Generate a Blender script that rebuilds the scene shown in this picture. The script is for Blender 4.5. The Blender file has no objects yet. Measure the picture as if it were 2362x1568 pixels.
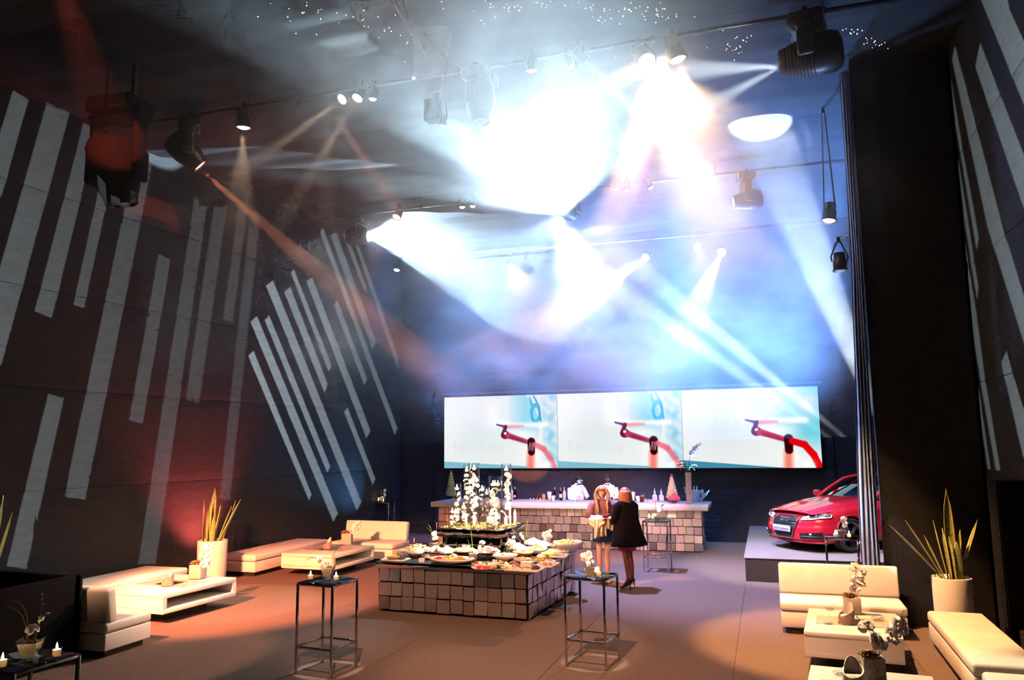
import bpy, bmesh, math, random
import numpy as np
from mathutils import Vector, Matrix, Euler
from mathutils.geometry import delaunay_2d_cdt
random.seed(7); rng = np.random.default_rng(7)
SC = bpy.context.scene; COL = SC.collection
PI = math.pi

# ------------------------------------------------------------------ camera
EYE = 2.5
M3 = Matrix(((0.9515, -0.0505, -0.3033), (0.3059, 0.1249, 0.9438), (-0.0097, -0.9909, 0.1343)))  # filled below exactly
def _cam():
    F, CX, CY = 1800., 1181., 784.
    dn = Vector((.010, 1, -(1028-CY)/F)).normalized(); up = -dn
    xv = 1765.; yv = 1028-.010*(xv-CX)
    Y = Vector(((xv-CX)/F, (yv-CY)/F, 1)).normalized()
    Y = (Y-up*Y.dot(up)).normalized()
    X = Y.cross(up)
    if X[0] < 0: X = -X
    return Matrix((X, Y, up))
M3 = _cam()
cd = bpy.data.cameras.new('camera'); cam = bpy.data.objects.new('camera', cd); COL.objects.link(cam)
cd.sensor_width = 36; cd.lens = 1800/2362*36; cd.clip_end = 200; cd.clip_start = .05
right = M3 @ Vector((1, 0, 0)); down = M3 @ Vector((0, 1, 0)); fwd = M3 @ Vector((0, 0, 1))
cam.matrix_world = Matrix(((right.x, -down.x, -fwd.x, 0), (right.y, -down.y, -fwd.y, 0), (right.z, -down.z, -fwd.z, EYE), (0, 0, 0, 1)))
SC.camera = cam

def ray(px, py): return M3 @ Vector(((px-1181)/1800, (py-784)/1800, 1))
def gz(px, py, z=0.):            # the point of height z seen at a pixel of the 2362 x 1568 photograph
    d = ray(px, py); return Vector((0, 0, EYE))+d*((z-EYE)/d.z)
def at(px, py, y):               # the point at room depth y seen at that pixel
    d = ray(px, py); return Vector((0, 0, EYE))+d*(y/d.y)

# ------------------------------------------------------------------ world, exposure
w = bpy.data.worlds.new('world'); SC.world = w; w.use_nodes = True
w.node_tree.nodes['Background'].inputs[0].default_value = (.10, .16, .30, 1)
w.node_tree.nodes['Background'].inputs[1].default_value = .012
vs = SC.view_settings
SC.display_settings.display_device = 'sRGB'
vs.view_transform = 'Standard'; vs.look = 'None'; vs.gamma = 1; vs.use_curve_mapping = False; vs.exposure = 0.0
cy = SC.cycles
cy.use_denoising = True; cy.max_bounces = 7; cy.diffuse_bounces = 3; cy.glossy_bounces = 3; cy.transmission_bounces = 5
cy.volume_bounces = 0; cy.transparent_max_bounces = 24; cy.volume_step_rate = 4; cy.volume_max_steps = 64
cy.caustics_reflective = False; cy.caustics_refractive = False; cy.sample_clamp_indirect = 4; cy.sample_clamp_direct = 0
cy.use_light_tree = True; cy.use_adaptive_sampling = True; cy.adaptive_threshold = .09; cy.adaptive_min_samples = 12

# ------------------------------------------------------------------ helpers
def tag(o, label=None, cat=None, group=None, kind=None):
    if label: o['label'] = label
    if cat: o['category'] = cat
    if group: o['group'] = group
    if kind: o['kind'] = kind
    return o
def thing(name, label, cat, loc=(0, 0, 0), rz=0, group=None):
    o = bpy.data.objects.new(name, None); COL.objects.link(o); o.empty_display_size = .1
    o.location = loc; o.rotation_euler = (0, 0, rz)
    return tag(o, label, cat, group)

_kids = {}
def link(name, me, parent=None, loc=None, rot=None):
    o = bpy.data.objects.new(name, me); COL.objects.link(o)
    if parent: o.parent = parent; _kids.setdefault(parent.name, []).append(o)
    if loc is not None: o.location = loc
    if rot is not None: o.rotation_euler = rot
    return o
def copy_tree(o, parent=None):
    c = o.copy(); COL.objects.link(c)
    if parent: c.parent = parent; _kids.setdefault(parent.name, []).append(c)
    for k in _kids.get(o.name, []): copy_tree(k, c)
    return c
def dup(root, loc, rz=0, label=None, scale=None):
    c = copy_tree(root); c.location = loc; c.rotation_euler = (0, 0, rz)
    if label: c['label'] = label
    if scale: c.scale = (scale,)*3 if not hasattr(scale, '__len__') else scale
    return c

def mat(name, col=(.5, .5, .5), rough=.5, metal=0., var=.0, vs=12., bump=0., bs=60., spec=.5, em=None, es=0., trans=0., ior=1.45, coat=0., sss=0., alpha=1., stretch=None, col2=None, sheen=0.):
    m = bpy.data.materials.new(name); m.use_nodes = True
    nt = m.node_tree; N = nt.nodes; L = nt.links; b = N['Principled BSDF']
    b.inputs['Base Color'].default_value = (*col, 1); b.inputs['Roughness'].default_value = rough; b.inputs['Metallic'].default_value = metal
    b.inputs['Specular IOR Level'].default_value = spec; b.inputs['IOR'].default_value = ior
    b.inputs['Transmission Weight'].default_value = trans; b.inputs['Coat Weight'].default_value = coat
    b.inputs['Coat Roughness'].default_value = .04; b.inputs['Sheen Weight'].default_value = sheen
    if sss: b.inputs['Subsurface Weight'].default_value = sss; b.inputs['Subsurface Scale'].default_value = .02
    if em: b.inputs['Emission Color'].default_value = (*em, 1); b.inputs['Emission Strength'].default_value = es
    if alpha < 1: b.inputs['Alpha'].default_value = alpha
    if var or bump or col2:
        tc = N.new('ShaderNodeTexCoord'); src = tc.outputs['Object']
        if stretch:
            mp = N.new('ShaderNodeMapping'); mp.inputs['Scale'].default_value = stretch; L.new(src, mp.inputs['Vector']); src = mp.outputs[0]
    if var or col2:
        n = N.new('ShaderNodeTexNoise'); n.inputs['Scale'].default_value = vs; n.inputs['Detail'].default_value = 4; L.new(src, n.inputs['Vector'])
        r = N.new('ShaderNodeValToRGB'); c2 = col2 or tuple(min(1, c*(1+var)) for c in col); c1 = col if col2 else tuple(c*(1-var) for c in col)
        r.color_ramp.elements[0].position = .35; r.color_ramp.elements[1].position = .65
        r.color_ramp.elements[0].color = (*c1, 1); r.color_ramp.elements[1].color = (*c2, 1)
        L.new(n.outputs['Fac'], r.inputs[0]); L.new(r.outputs[0], b.inputs['Base Color'])
    if bump:
        n2 = N.new('ShaderNodeTexNoise'); n2.inputs['Scale'].default_value = bs; n2.inputs['Detail'].default_value = 3; L.new(src, n2.inputs['Vector'])
        bp = N.new('ShaderNodeBump'); bp.inputs['Strength'].default_value = bump; bp.inputs['Distance'].default_value = .02
        L.new(n2.outputs['Fac'], bp.inputs['Height']); L.new(bp.outputs[0], b.inputs['Normal'])
    return m

def glassmat(name, tint=(.97, .98, .98), refl=1., rough=.03):
    m = bpy.data.materials.new(name); m.use_nodes = True; nt = m.node_tree; nt.nodes.clear(); N = nt.nodes.new; L = nt.links.new
    o = N('ShaderNodeOutputMaterial'); mx = N('ShaderNodeMixShader'); tr = N('ShaderNodeBsdfTransparent'); gl = N('ShaderNodeBsdfGlossy'); fr = N('ShaderNodeLayerWeight'); k = N('ShaderNodeMath')
    k.operation = 'MULTIPLY_ADD'; k.inputs[1].default_value = refl; k.inputs[2].default_value = .04; fr.inputs[0].default_value = .5
    nz = N('ShaderNodeTexNoise'); nz.inputs['Scale'].default_value = 30; cr = N('ShaderNodeMapRange'); cr.inputs[3].default_value = .9; L(nz.outputs['Fac'], cr.inputs[0])
    mc = N('ShaderNodeMix'); mc.data_type = 'RGBA'; mc.inputs[0].default_value = 0; mc.inputs[6].default_value = (*tint, 1); L(mc.outputs[2], tr.inputs[0])
    gl.inputs['Roughness'].default_value = rough; pw = N('ShaderNodeMath'); pw.operation = 'POWER'; pw.inputs[1].default_value = 4; L(fr.outputs['Facing'], pw.inputs[0]); L(pw.outputs[0], k.inputs[0]); L(k.outputs[0], mx.inputs[0]); L(tr.outputs[0], mx.inputs[1]); L(gl.outputs[0], mx.inputs[2]); L(mx.outputs[0], o.inputs[0])
    return m

class MB:
    """collects shapes and links them as ONE mesh object"""
    def __init__(s): s.v = []; s.f = []; s.sm = []; s.mi = []; s.cur = 0
    def add(s, vs, fs, smooth=False, T=None):
        k = len(s.v)
        s.v += [tuple(T @ Vector(p)) for p in vs] if T is not None else [tuple(p) for p in vs]
        for f in fs: s.f.append(tuple(i+k for i in f)); s.sm.append(smooth); s.mi.append(s.cur)
        return s
    def box(s, c, d, T=None, rot=None):
        x, y, z = d[0]/2, d[1]/2, d[2]/2
        R = Euler(rot).to_matrix() if rot else Matrix.Identity(3)
        vs = [R @ Vector((i*x, j*y, k*z))+Vector(c) for k in (-1, 1) for j in (-1, 1) for i in (-1, 1)]
        return s.add(vs, [(0, 2, 3, 1), (4, 5, 7, 6), (0, 1, 5, 4), (2, 6, 7, 3), (0, 4, 6, 2), (1, 3, 7, 5)], T=T)
    def rbox(s, c, d, r=.02, seg=2, T=None, rot=None):
        bm = bmesh.new(); bmesh.ops.create_cube(bm, size=1)
        for v in bm.verts: v.co = Vector((v.co.x*d[0], v.co.y*d[1], v.co.z*d[2]))
        bmesh.ops.bevel(bm, geom=bm.edges[:], offset=r, segments=seg, affect='EDGES', profile=.5)
        R = Euler(rot).to_matrix() if rot else Matrix.Identity(3)
        bm.verts.index_update()
        s.add([R @ v.co+Vector(c) for v in bm.verts], [tuple(v.index for v in f.verts) for f in bm.faces], True, T); bm.free(); return s
    def lathe(s, prof, c=(0, 0, 0), n=20, T=None, smooth=True, cap=True, sx=1, sy=1):
        vs = []; fs = []
        for (r, z) in prof:
            for i in range(n):
                a = 2*PI*i/n; vs.append((c[0]+r*sx*math.cos(a), c[1]+r*sy*math.sin(a), c[2]+z))
        for j in range(len(prof)-1):
            for i in range(n):
                k = (i+1) % n; fs.append((j*n+i, j*n+k, (j+1)*n+k, (j+1)*n+i))
        s.add(vs, fs, smooth, T)
        if cap:
            K = len(s.v)-len(vs)
            for j in (0, len(prof)-1):
                if prof[j][0] > 1e-5:
                    f = tuple(K+j*n+i for i in range(n)); s.f.append(f if j else f[::-1]); s.sm.append(False); s.mi.append(s.cur)
        return s
    def cyl(s, a, b, r, r2=None, n=12, cap=True, smooth=True):
        a = Vector(a); b = Vector(b); d = b-a; l = d.length
        T = Matrix.Translation(a) @ d.to_track_quat('Z', 'Y').to_matrix().to_4x4()
        return s.lathe([(r, 0), (r if r2 is None else r2, l)], n=n, T=T, smooth=smooth, cap=cap)
    def tube(s, pts, r, n=8, cap=True):
        pts = [Vector(p) for p in pts]; m = len(pts); rs = r if hasattr(r, '__len__') else [r]*m
        vs = []; fs = []; prev = None
        for i, p in enumerate(pts):
            t = (pts[min(i+1, m-1)]-pts[max(i-1, 0)]).normalized()
            if prev is None:
                u = t.orthogonal().normalized()
            else:
                u = (prev-t*prev.dot(t)).normalized()
            prev = u; w_ = t.cross(u)
            for k in range(n):
                a = 2*PI*k/n; vs.append(p+(u*math.cos(a)+w_*math.sin(a))*rs[i])
        for i in range(m-1):
            for k in range(n):
                q = (k+1) % n; fs.append((i*n+k, i*n+q, (i+1)*n+q, (i+1)*n+k))
        if cap: fs.append(tuple(range(n))[::-1]); fs.append(tuple((m-1)*n+k for k in range(n)))
        return s.add(vs, fs, True)
    def ball(s, c, r, n=10, m=7, T=None, sc=(1, 1, 1)):
        pr = [(max(1e-6, math.sin(PI*j/m))*r, -math.cos(PI*j/m)*r) for j in range(m+1)]
        vs = []; fs = []
        for (a, z) in pr:
            for i in range(n): t = 2*PI*i/n; vs.append((c[0]+a*math.cos(t)*sc[0], c[1]+a*math.sin(t)*sc[1], c[2]+z*sc[2]))
        for j in range(m):
            for i in range(n): k = (i+1) % n; fs.append((j*n+i, j*n+k, (j+1)*n+k, (j+1)*n+i))
        return s.add(vs, fs, True, T)
    def prism(s, poly, z0, z1, T=None):
        n = len(poly); vs = [(x, y, z0) for x, y in poly]+[(x, y, z1) for x, y in poly]
        fs = [tuple(range(n))[::-1], tuple(range(n, 2*n))]+[(i, (i+1) % n, n+(i+1) % n, n+i) for i in range(n)]
        return s.add(vs, fs, T=T)
    def grid(s, fn, nu, nv, smooth=True, close_u=False):
        vs = [fn(i/(nu-1 if not close_u else nu), j/(nv-1)) for j in range(nv) for i in range(nu)]
        fs = []
        for j in range(nv-1):
            for i in range(nu if close_u else nu-1):
                k = (i+1) % nu; fs.append((j*nu+i, j*nu+k, (j+1)*nu+k, (j+1)*nu+i))
        return s.add(vs, fs, smooth)
    def mesh(s, name, ms):
        me = bpy.data.meshes.new(name); me.from_pydata(s.v, [], s.f); me.update()
        me.polygons.foreach_set('use_smooth', s.sm)
        ms = ms if isinstance(ms, (list, tuple)) else [ms]
        for m in ms: me.materials.append(m)
        if len(ms) > 1: me.polygons.foreach_set('material_index', s.mi)
        return me
    def build(s, name, ms, parent=None, loc=None, rot=None): return link(name, s.mesh(name, ms), parent, loc, rot)

def subsurf(o, lv=1):
    m = o.modifiers.new('s', 'SUBSURF'); m.levels = lv; m.render_levels = lv; return o
def solid(o, t):
    m = o.modifiers.new('t', 'SOLIDIFY'); m.thickness = t; m.offset = 0; return o
def lamp_spot(name, loc, target, power, col=(1, 1, 1), ang=12., blend=.3, rad=.02, parent=None):
    d = bpy.data.lights.new(name, 'SPOT'); d.energy = power; d.color = col; d.spot_size = math.radians(ang); d.spot_blend = blend; d.shadow_soft_size = rad
    o = bpy.data.objects.new(name, d); COL.objects.link(o); o.location = loc
    o.rotation_euler = (Vector(target)-Vector(loc)).to_track_quat('-Z', 'Y').to_euler()
    if parent: o.parent = parent; o.matrix_parent_inverse = parent.matrix_world.inverted()
    return o
LSTR=[[(-5.058,8.155),(-4.792,8.117),(-5.107,6.393),(-5.397,6.401)],[(-4.472,8.216),(-4.046,8.225),(-4.898,3.798),(-5.309,3.902)],[(-3.777,8.123),(-3.496,8.098),(-4.113,4.639),(-4.422,4.705)],[(-3.21,8.167),(-2.992,8.143),(-3.533,4.897),(-3.743,4.923)],[(-2.634,8.049),(-2.236,8.046),(-3.272,1.675),(-3.675,1.743)],[(-2.0,6.203),(-1.696,6.143),(-2.154,2.97),(-2.468,3.025)],[(-1.072,8.121),(-0.735,8.026),(-1.684,0.406),(-2.093,0.455)],[(-0.561,7.853),(-0.197,7.849),(-0.778,3.407),(-1.14,3.467)],[(0.191,8.183),(0.445,8.161),(0.096,5.171),(-0.206,5.211)],[(0.535,7.817),(0.858,7.756),(0.211,1.428),(-0.097,1.492)],[(-4.089,3.407),(-3.796,3.353),(-4.247,0.683),(-4.573,0.769)],[(0.636,4.507),(0.799,4.64),(3.058,1.381),(2.96,1.243)],[(0.667,5.272),(0.873,5.43),(4.196,0.835),(3.992,0.648)],[(1.141,5.371),(1.284,5.512),(3.81,2.036),(3.685,1.878)],[(1.146,6.173),(1.381,6.34),(5.283,1.042),(5.057,0.843)],[(1.8,6.14),(2.019,6.306),(3.621,4.095),(3.499,3.868)],[(2.02,6.666),(2.131,6.763),(3.773,4.596),(3.647,4.417)],[(2.635,6.563),(2.859,6.717),(5.688,2.942),(5.472,2.751)],[(3.813,6.172),(3.984,6.315),(5.47,4.367),(5.343,4.178)],[(3.138,7.944),(3.263,8.091),(7.161,3.051),(7.014,2.847)],[(3.612,7.95),(3.84,8.147),(5.919,5.447),(5.717,5.239)],[(4.119,8.195),(4.366,8.198),(5.377,6.91),(5.292,6.759)],[(4.618,8.201),(4.878,8.119),(7.145,5.178),(7.153,4.777)],[(4.382,3.42),(4.54,3.54),(5.971,1.632),(5.84,1.461)]]
RSTR=[[(10.292,7.926),(9.33,7.367),(9.289,7.195),(8.003,5.082),(8.184,4.445)],[(10.452,7.407),(8.554,4.315),(8.732,3.703),(10.746,7.23)],[(11.816,7.943),(10.268,5.01),(9.778,4.13),(9.253,3.183),(9.567,3.026),(10.874,5.175),(12.296,7.865)],[(12.614,7.663),(12.034,6.507),(11.303,5.145),(11.528,5.008),(12.322,6.532),(12.563,6.947)],[(12.676,6.577),(12.114,5.448),(11.698,4.524),(11.96,4.374),(12.524,5.557)],[(12.729,5.308),(12.169,4.263),(11.905,3.416),(11.307,2.015),(11.114,1.591),(11.636,1.546),(12.305,3.202),(12.705,3.977),(12.791,4.621)],[(12.833,3.629),(12.642,3.223),(12.159,1.908),(12.42,1.807),(12.864,3.111)],[(12.906,2.279),(12.741,1.697),(12.622,1.224),(12.321,0.289),(12.552,0.245),(12.98,1.369)],[(10.578,3.576),(10.284,3.072),(9.678,1.759),(9.987,1.642),(10.339,2.339),(10.83,3.466)]]
# ------------------------------------------------------------------ materials of the room
m_carpet = mat('carpet', (.15, .112, .094), .95, var=.10, vs=30, bump=.3, bs=260, spec=.1)
m_floor = mat('subfloor', (.03, .03, .03), .9, var=.1)
m_cloth = mat('wall_cloth', (.024, .0255, .029), .85, var=.12, vs=3, bump=.25, bs=5, spec=.2, stretch=(1, 1, 4))
m_ceil = mat('ceiling_cloth', (.014, .016, .020), .8, var=.15, vs=2, bump=.2, bs=4, spec=.25)
m_black = mat('black_cloth', (.012, .012, .014), .85, var=.2, vs=6, bump=.1, bs=40, spec=.2)
m_curt = mat('curtain_cloth', (.13, .21, .44), .75, var=.08, vs=8, bump=.08, bs=90, sheen=.2)  # the blue light falling on the cloth is put into its base colour

CEIL = 8.12
A2 = Vector((-10.742, 13.787, 0)); U2 = Vector((.06532, .99786, 0)); N2 = Vector((.99786, -.06532, 0))
def lw(s, z, off=0.): p = A2+U2*s+N2*off; return Vector((p.x, p.y, z))

# floor: a dark slab carrying 2 m wide carpet runs with open seams
fl = MB().box((-3.5, 7, -.06), (17, 32, .1)).build('floor', m_floor); tag(fl, kind='structure')
edges = [-11.6, -10.46, -8.46, -6.46, -4.46, -2.46, -.46, 1.54, 4.9]
for a, b in zip(edges, edges[1:]):
    def cf(u, v, a=a, b=b):
        x = a+.003+(b-a-.006)*u; y = -8.9+31.8*v
        return (x, y, .0+.004*math.sin(x*7+y*1.3)*math.sin(y*.7))
    g = MB().grid(cf, 9, 60).build('carpet_run', m_carpet, fl)

# left wall: four courses of stretched cloth
ang2 = math.atan2(-U2.x, U2.y)
wl = MB().box((-.12, 0, 4.2), (.08, 27, 8.6)).build('wall_left', m_black, None, (A2.x, A2.y, 0), (0, 0, ang2)); tag(wl, kind='structure')
def cloth_courses(par, y0, y1, zs, m, sgn, flip=False):
    for z0, z1 in zip(zs, zs[1:]):
        def cw(u, v):
            y = y0+(y1-y0)*u; z = z0+.004+(z1-z0-.008)*v
            e = min(v, 1-v); bul = .012*min(1, e*14)
            wr = .004*math.sin(y*9+z*2+math.sin(y*3.1)*2)*max(0, 1-e*6)
            return (sgn*(-.045+bul+wr), y, z)
        MB().grid(cw, 140, 18).build('cloth_panel', m, par)
cloth_courses(wl, -13, 7.4, [0, 1.87, 3.49, 5.10, 6.72, 8.34], m_cloth, 1)

# back wall: flats of cloth, the middle one set forward to carry the video wall
wb = MB().box((-2.5, 21.5, 4.2), (17, .1, 8.6)).build('wall_back', m_black); tag(wb, kind='structure')
for x0, x1, yy in ((-10.4, -9.2, 21.3), (-9.19, 1.62, 21.22), (1.63, 6, 21.28)):
    zs = [0, 1.87, 4.6, 6.4, 8.34]
    for z0, z1 in zip(zs, zs[1:]):
        def cb(u, v, x0=x0, x1=x1, yy=yy, z0=z0, z1=z1):
            x = x0+(x1-x0)*u; e = min(v, 1-v)
            return (x, yy-.012*min(1, e*14)-.004*math.sin(x*8+math.sin(x*3))*max(0, 1-e*6), z0+.004+(z1-z0-.008)*v)
        MB().grid(cb, 60, 12).build('cloth_panel', m_cloth, wb)

# right wall and the wing in front of the car stage
wr = MB().box((.12, 3, 4.2), (.08, 19, 8.6)).build('wall_right', m_black, None, (2.8, 0, 0)); tag(wr, kind='structure')
cloth_courses(wr, -6, 12.2, [0, 1.65, 3.30, 4.93, 6.55, 8.34], m_cloth, -1)
wg = MB().box((2.2, 12.27, 4.2), (1.4, .1, 8.4)).build('wall_front_stage_wing', m_black); wg.name = 'wall_wing'; tag(wg, kind='structure')
wc = MB().box((-4, -9, 4.2), (18, .1, 8.6)).build('wall_rear', m_black); tag(wc, kind='structure')
ws = MB().box((6, 16.8, 4.2), (.1, 9.4, 8.6)).build('wall_stage_side', m_black); ws.name = 'wall_side'; tag(ws, kind='structure')
wd = MB().box((4.4, 12.27, 4.2), (3.2, .1, 8.4)).build('wall_stage_front', m_black); wd.name = 'wall_stage'; tag(wd, kind='structure')

# ceiling: sagging lengths of cloth between the pipes
ce = MB().box((-3.5, 7, 8.5), (19.5, 31, .1)).build('ceiling', m_black); tag(ce, kind='structure')
cy_ = [-8.5, -3.6, .6, 4.4, 7.6, 10.3, 12.2, 14.1, 16.0, 18.3, 21.2]
for y0, y1 in zip(cy_, cy_[1:]):
    def cc(u, v, y0=y0, y1=y1):
        x = -12+18*u; y = y0+(y1-y0)*v
        sag = .16*math.sin(PI*v)*(.7+.3*math.sin(x*.8+y0))
        cr = .018*math.sin(y*11+.6*math.sin(x*.9))*math.sin(PI*v)
        return (x, y, 8.24-sag+cr)
    MB().grid(cc, 60, 24).build('ceiling_cloth', m_ceil, ce)
# ------------------------------------------------------------------ haze that fills the upper hall, thick in the middle and thin at the sides
def haze():
    m = bpy.data.materials.new('haze'); m.use_nodes = True; nt = m.node_tree; nt.nodes.clear(); N = nt.nodes.new; L = nt.links.new
    o = N('ShaderNodeOutputMaterial'); v = N('ShaderNodeVolumeScatter'); L(v.outputs[0], o.inputs['Volume'])
    v.inputs['Anisotropy'].default_value = .35; v.inputs['Color'].default_value = (.90, .96, 1, 1)
    tc = N('ShaderNodeTexCoord'); mp = N('ShaderNodeMapping'); mp.inputs['Rotation'].default_value = (.2, .35, .4); mp.inputs['Scale'].default_value = (.55, .55, .8)
    L(tc.outputs['Object'], mp.inputs[0])
    n = N('ShaderNodeTexNoise'); n.inputs['Scale'].default_value = 1.; n.inputs['Detail'].default_value = 5; n.inputs['Roughness'].default_value = .62; n.inputs['Distortion'].default_value = .5
    L(mp.outputs[0], n.inputs['Vector'])
    def rng_(src, a, b, c, d, smooth=True):
        r = N('ShaderNodeMapRange'); r.interpolation_type = 'SMOOTHSTEP' if smooth else 'LINEAR'
        for i, x in enumerate((a, b, c, d)): r.inputs[i+1].default_value = x
        L(src, r.inputs[0]); return r.outputs[0]
    def mul(a, b):
        k = N('ShaderNodeMath'); k.operation = 'MULTIPLY'; L(a, k.inputs[0]); L(b, k.inputs[1]); return k.outputs[0]
    sx = N('ShaderNodeSeparateXYZ'); L(tc.outputs['Object'], sx.inputs[0])
    d = rng_(n.outputs['Fac'], .38, .68, HZ[0], HZ[1])
    d = mul(d, rng_(sx.outputs['Z'], 2.7, 4.9, .03, 1))
    d = mul(d, rng_(sx.outputs['Y'], 8.0, 12.5, .40, 1))
    far = mul(rng_(sx.outputs['Y'], 11, 15.5, 0, 1), rng_(sx.outputs['X'], -10.1, -8.4, .06, 1))
    def mx(a, b):
        k = N('ShaderNodeMath'); k.operation = 'MAXIMUM'; L(a, k.inputs[0]); L(b, k.inputs[1]); return k.outputs[0]
    d = mul(d, mx(rng_(sx.outputs['Z'], 4.5, 6.0, .03, 1), rng_(sx.outputs['Y'], 12, 15, 0, 1)))
    d = mul(d, mx(rng_(sx.outputs['X'], -8.8, -4.6, .14, 1), far)); d = mul(d, mx(rng_(sx.outputs['X'], -.8, 1.0, 1, .10), rng_(sx.outputs['Y'], 11.5, 12.6, 0, 1)))
    L(d, v.inputs['Density'])
    h = MB().box((-4.15, 13.1, 5.3), (11.9, 15.8, 5.4)).build('haze', m); tag(h, 'thin white stage haze hanging under the ceiling', kind='stuff')
HZ = (.014, .13); GOB = (31000., 58000.)
haze()

# ------------------------------------------------------------------ pipes and stage lights
m_pipe = mat('pipe_steel', (.10, .10, .11), .35, .9, var=.2, vs=20)
m_fix = mat('fixture_black', (.022, .022, .026), .38, .0, var=.15, vs=30, spec=.5, bump=.05, bs=200)
m_fixg = mat('fixture_grey', (.16, .17, .19), .3, .3, var=.1)
m_matte = mat('matte_black_housing', (.004, .004, .005), .9, spec=.1, var=.2)
m_chrome = mat('chrome', (.62, .62, .64), .12, 1., var=.06, vs=30)
_lens = {}
def m_lens(c, s):
    k = (c, s)
    if k not in _lens: _lens[k] = mat('lamp_lens', c, .2, em=c, es=s)
    return _lens[k]
WARM = (1, .62, .36); WHT = (.80, .92, 1); ORG = (1, .27, .10); RED = (1, .11, .05); YEL = (1, .76, .48)

def pipe(y, z, x0, x1, label):
    t = thing('ceiling_pipe', label, 'pipe', (x0, y, z))
    b = MB(); b.cyl((0, 0, 0), (x1-x0, 0, 0), .03, n=10); b.build('tube', m_pipe, t)
    for k in range(int((x1-x0)/2.2)+1):
        xx = .4+k*2.2
        c = MB(); c.cyl((xx, 0, 0), (xx, 0, 8.4-z), .006, n=6); c.box((xx, 0, .0), (.06, .075, .075)); c.build('hanger', m_fix, t)
PF, PM, PB = 10.3, 16.0, 20.5
pipe(PF, 8.07, -10.4, 2.5, 'dark front lighting pipe spanning the ceiling nearest the viewer')
pipe(PM, 7.98, -9.9, 3.5, 'middle lighting pipe above the long mirrored bar')
pipe(PB, 7.95, -9.6, 3.0, 'rear lighting pipe along the top of the video wall flats')

def dirmat(loc, d): return Matrix.Translation(loc) @ Vector(d).normalized().to_track_quat('Z', 'Y').to_matrix().to_4x4()
def par_can(p, tgt, label, col=WARM, es=40., power=900., ang=14., r=.10, blend=.35, pipez=None, group=None, beam=True):
    p = Vector(p); d = (Vector(tgt)-p).normalized(); L_ = r*2.7
    t = thing('par_can', label, 'spotlight', p, 0, group)
    T = dirmat((0, 0, 0), d)                         # local z runs along the beam; the mouth of the can is at 0
    b = MB(); b.lathe([(r*.55, -L_), (r*.8, -L_*.97), (r*.86, -L_*.6), (r, -L_*.45), (r, .0), (r*1.12, .0), (r*1.12, .02), (r*.96, .02), (r*.93, -.03)], n=20, T=T, cap=False)
    b.lathe([(r*.0001, -L_*1.0), (r*.56, -L_)], n=16, T=T, cap=False); b.build('can', m_fix, t)
    MB().lathe([(1e-4, .045), (r*.4, .04), (r*.75, .022), (r*.95, -.012)], n=20, T=T, cap=False).build('lens', m_lens(col, es), t)
    top = (pipez if pipez is not None else p.z+.3)-p.z
    cen = d*(-L_*.5); side = d.cross(Vector((0, 0, 1)))
    side = side.normalized() if side.length > .05 else Vector((1, 0, 0))
    hub = Vector((cen.x, cen.y, max(cen.z+r*1.5, top-.06)))
    y = MB()
    for s in (-1, 1): y.tube([cen+side*s*r*1.08, cen+side*s*r*1.22+Vector((0, 0, r*.7)), hub+side*s*r*.3, hub], .012, n=6)
    y.build('yoke', m_fix, t)
    c = MB(); c.box(hub+Vector((0, 0, .03)), (.05, .05, .09)); c.tube([hub+Vector((0, 0, .07)), (hub.x, hub.y*.5, top-.04), (hub.x, 0, top)], .012, n=6); c.build('clamp', m_fix, t)
    if beam: lamp_spot('par_lamp', p+d*.09, tgt, power, col, ang, blend, .03)
    return t

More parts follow.
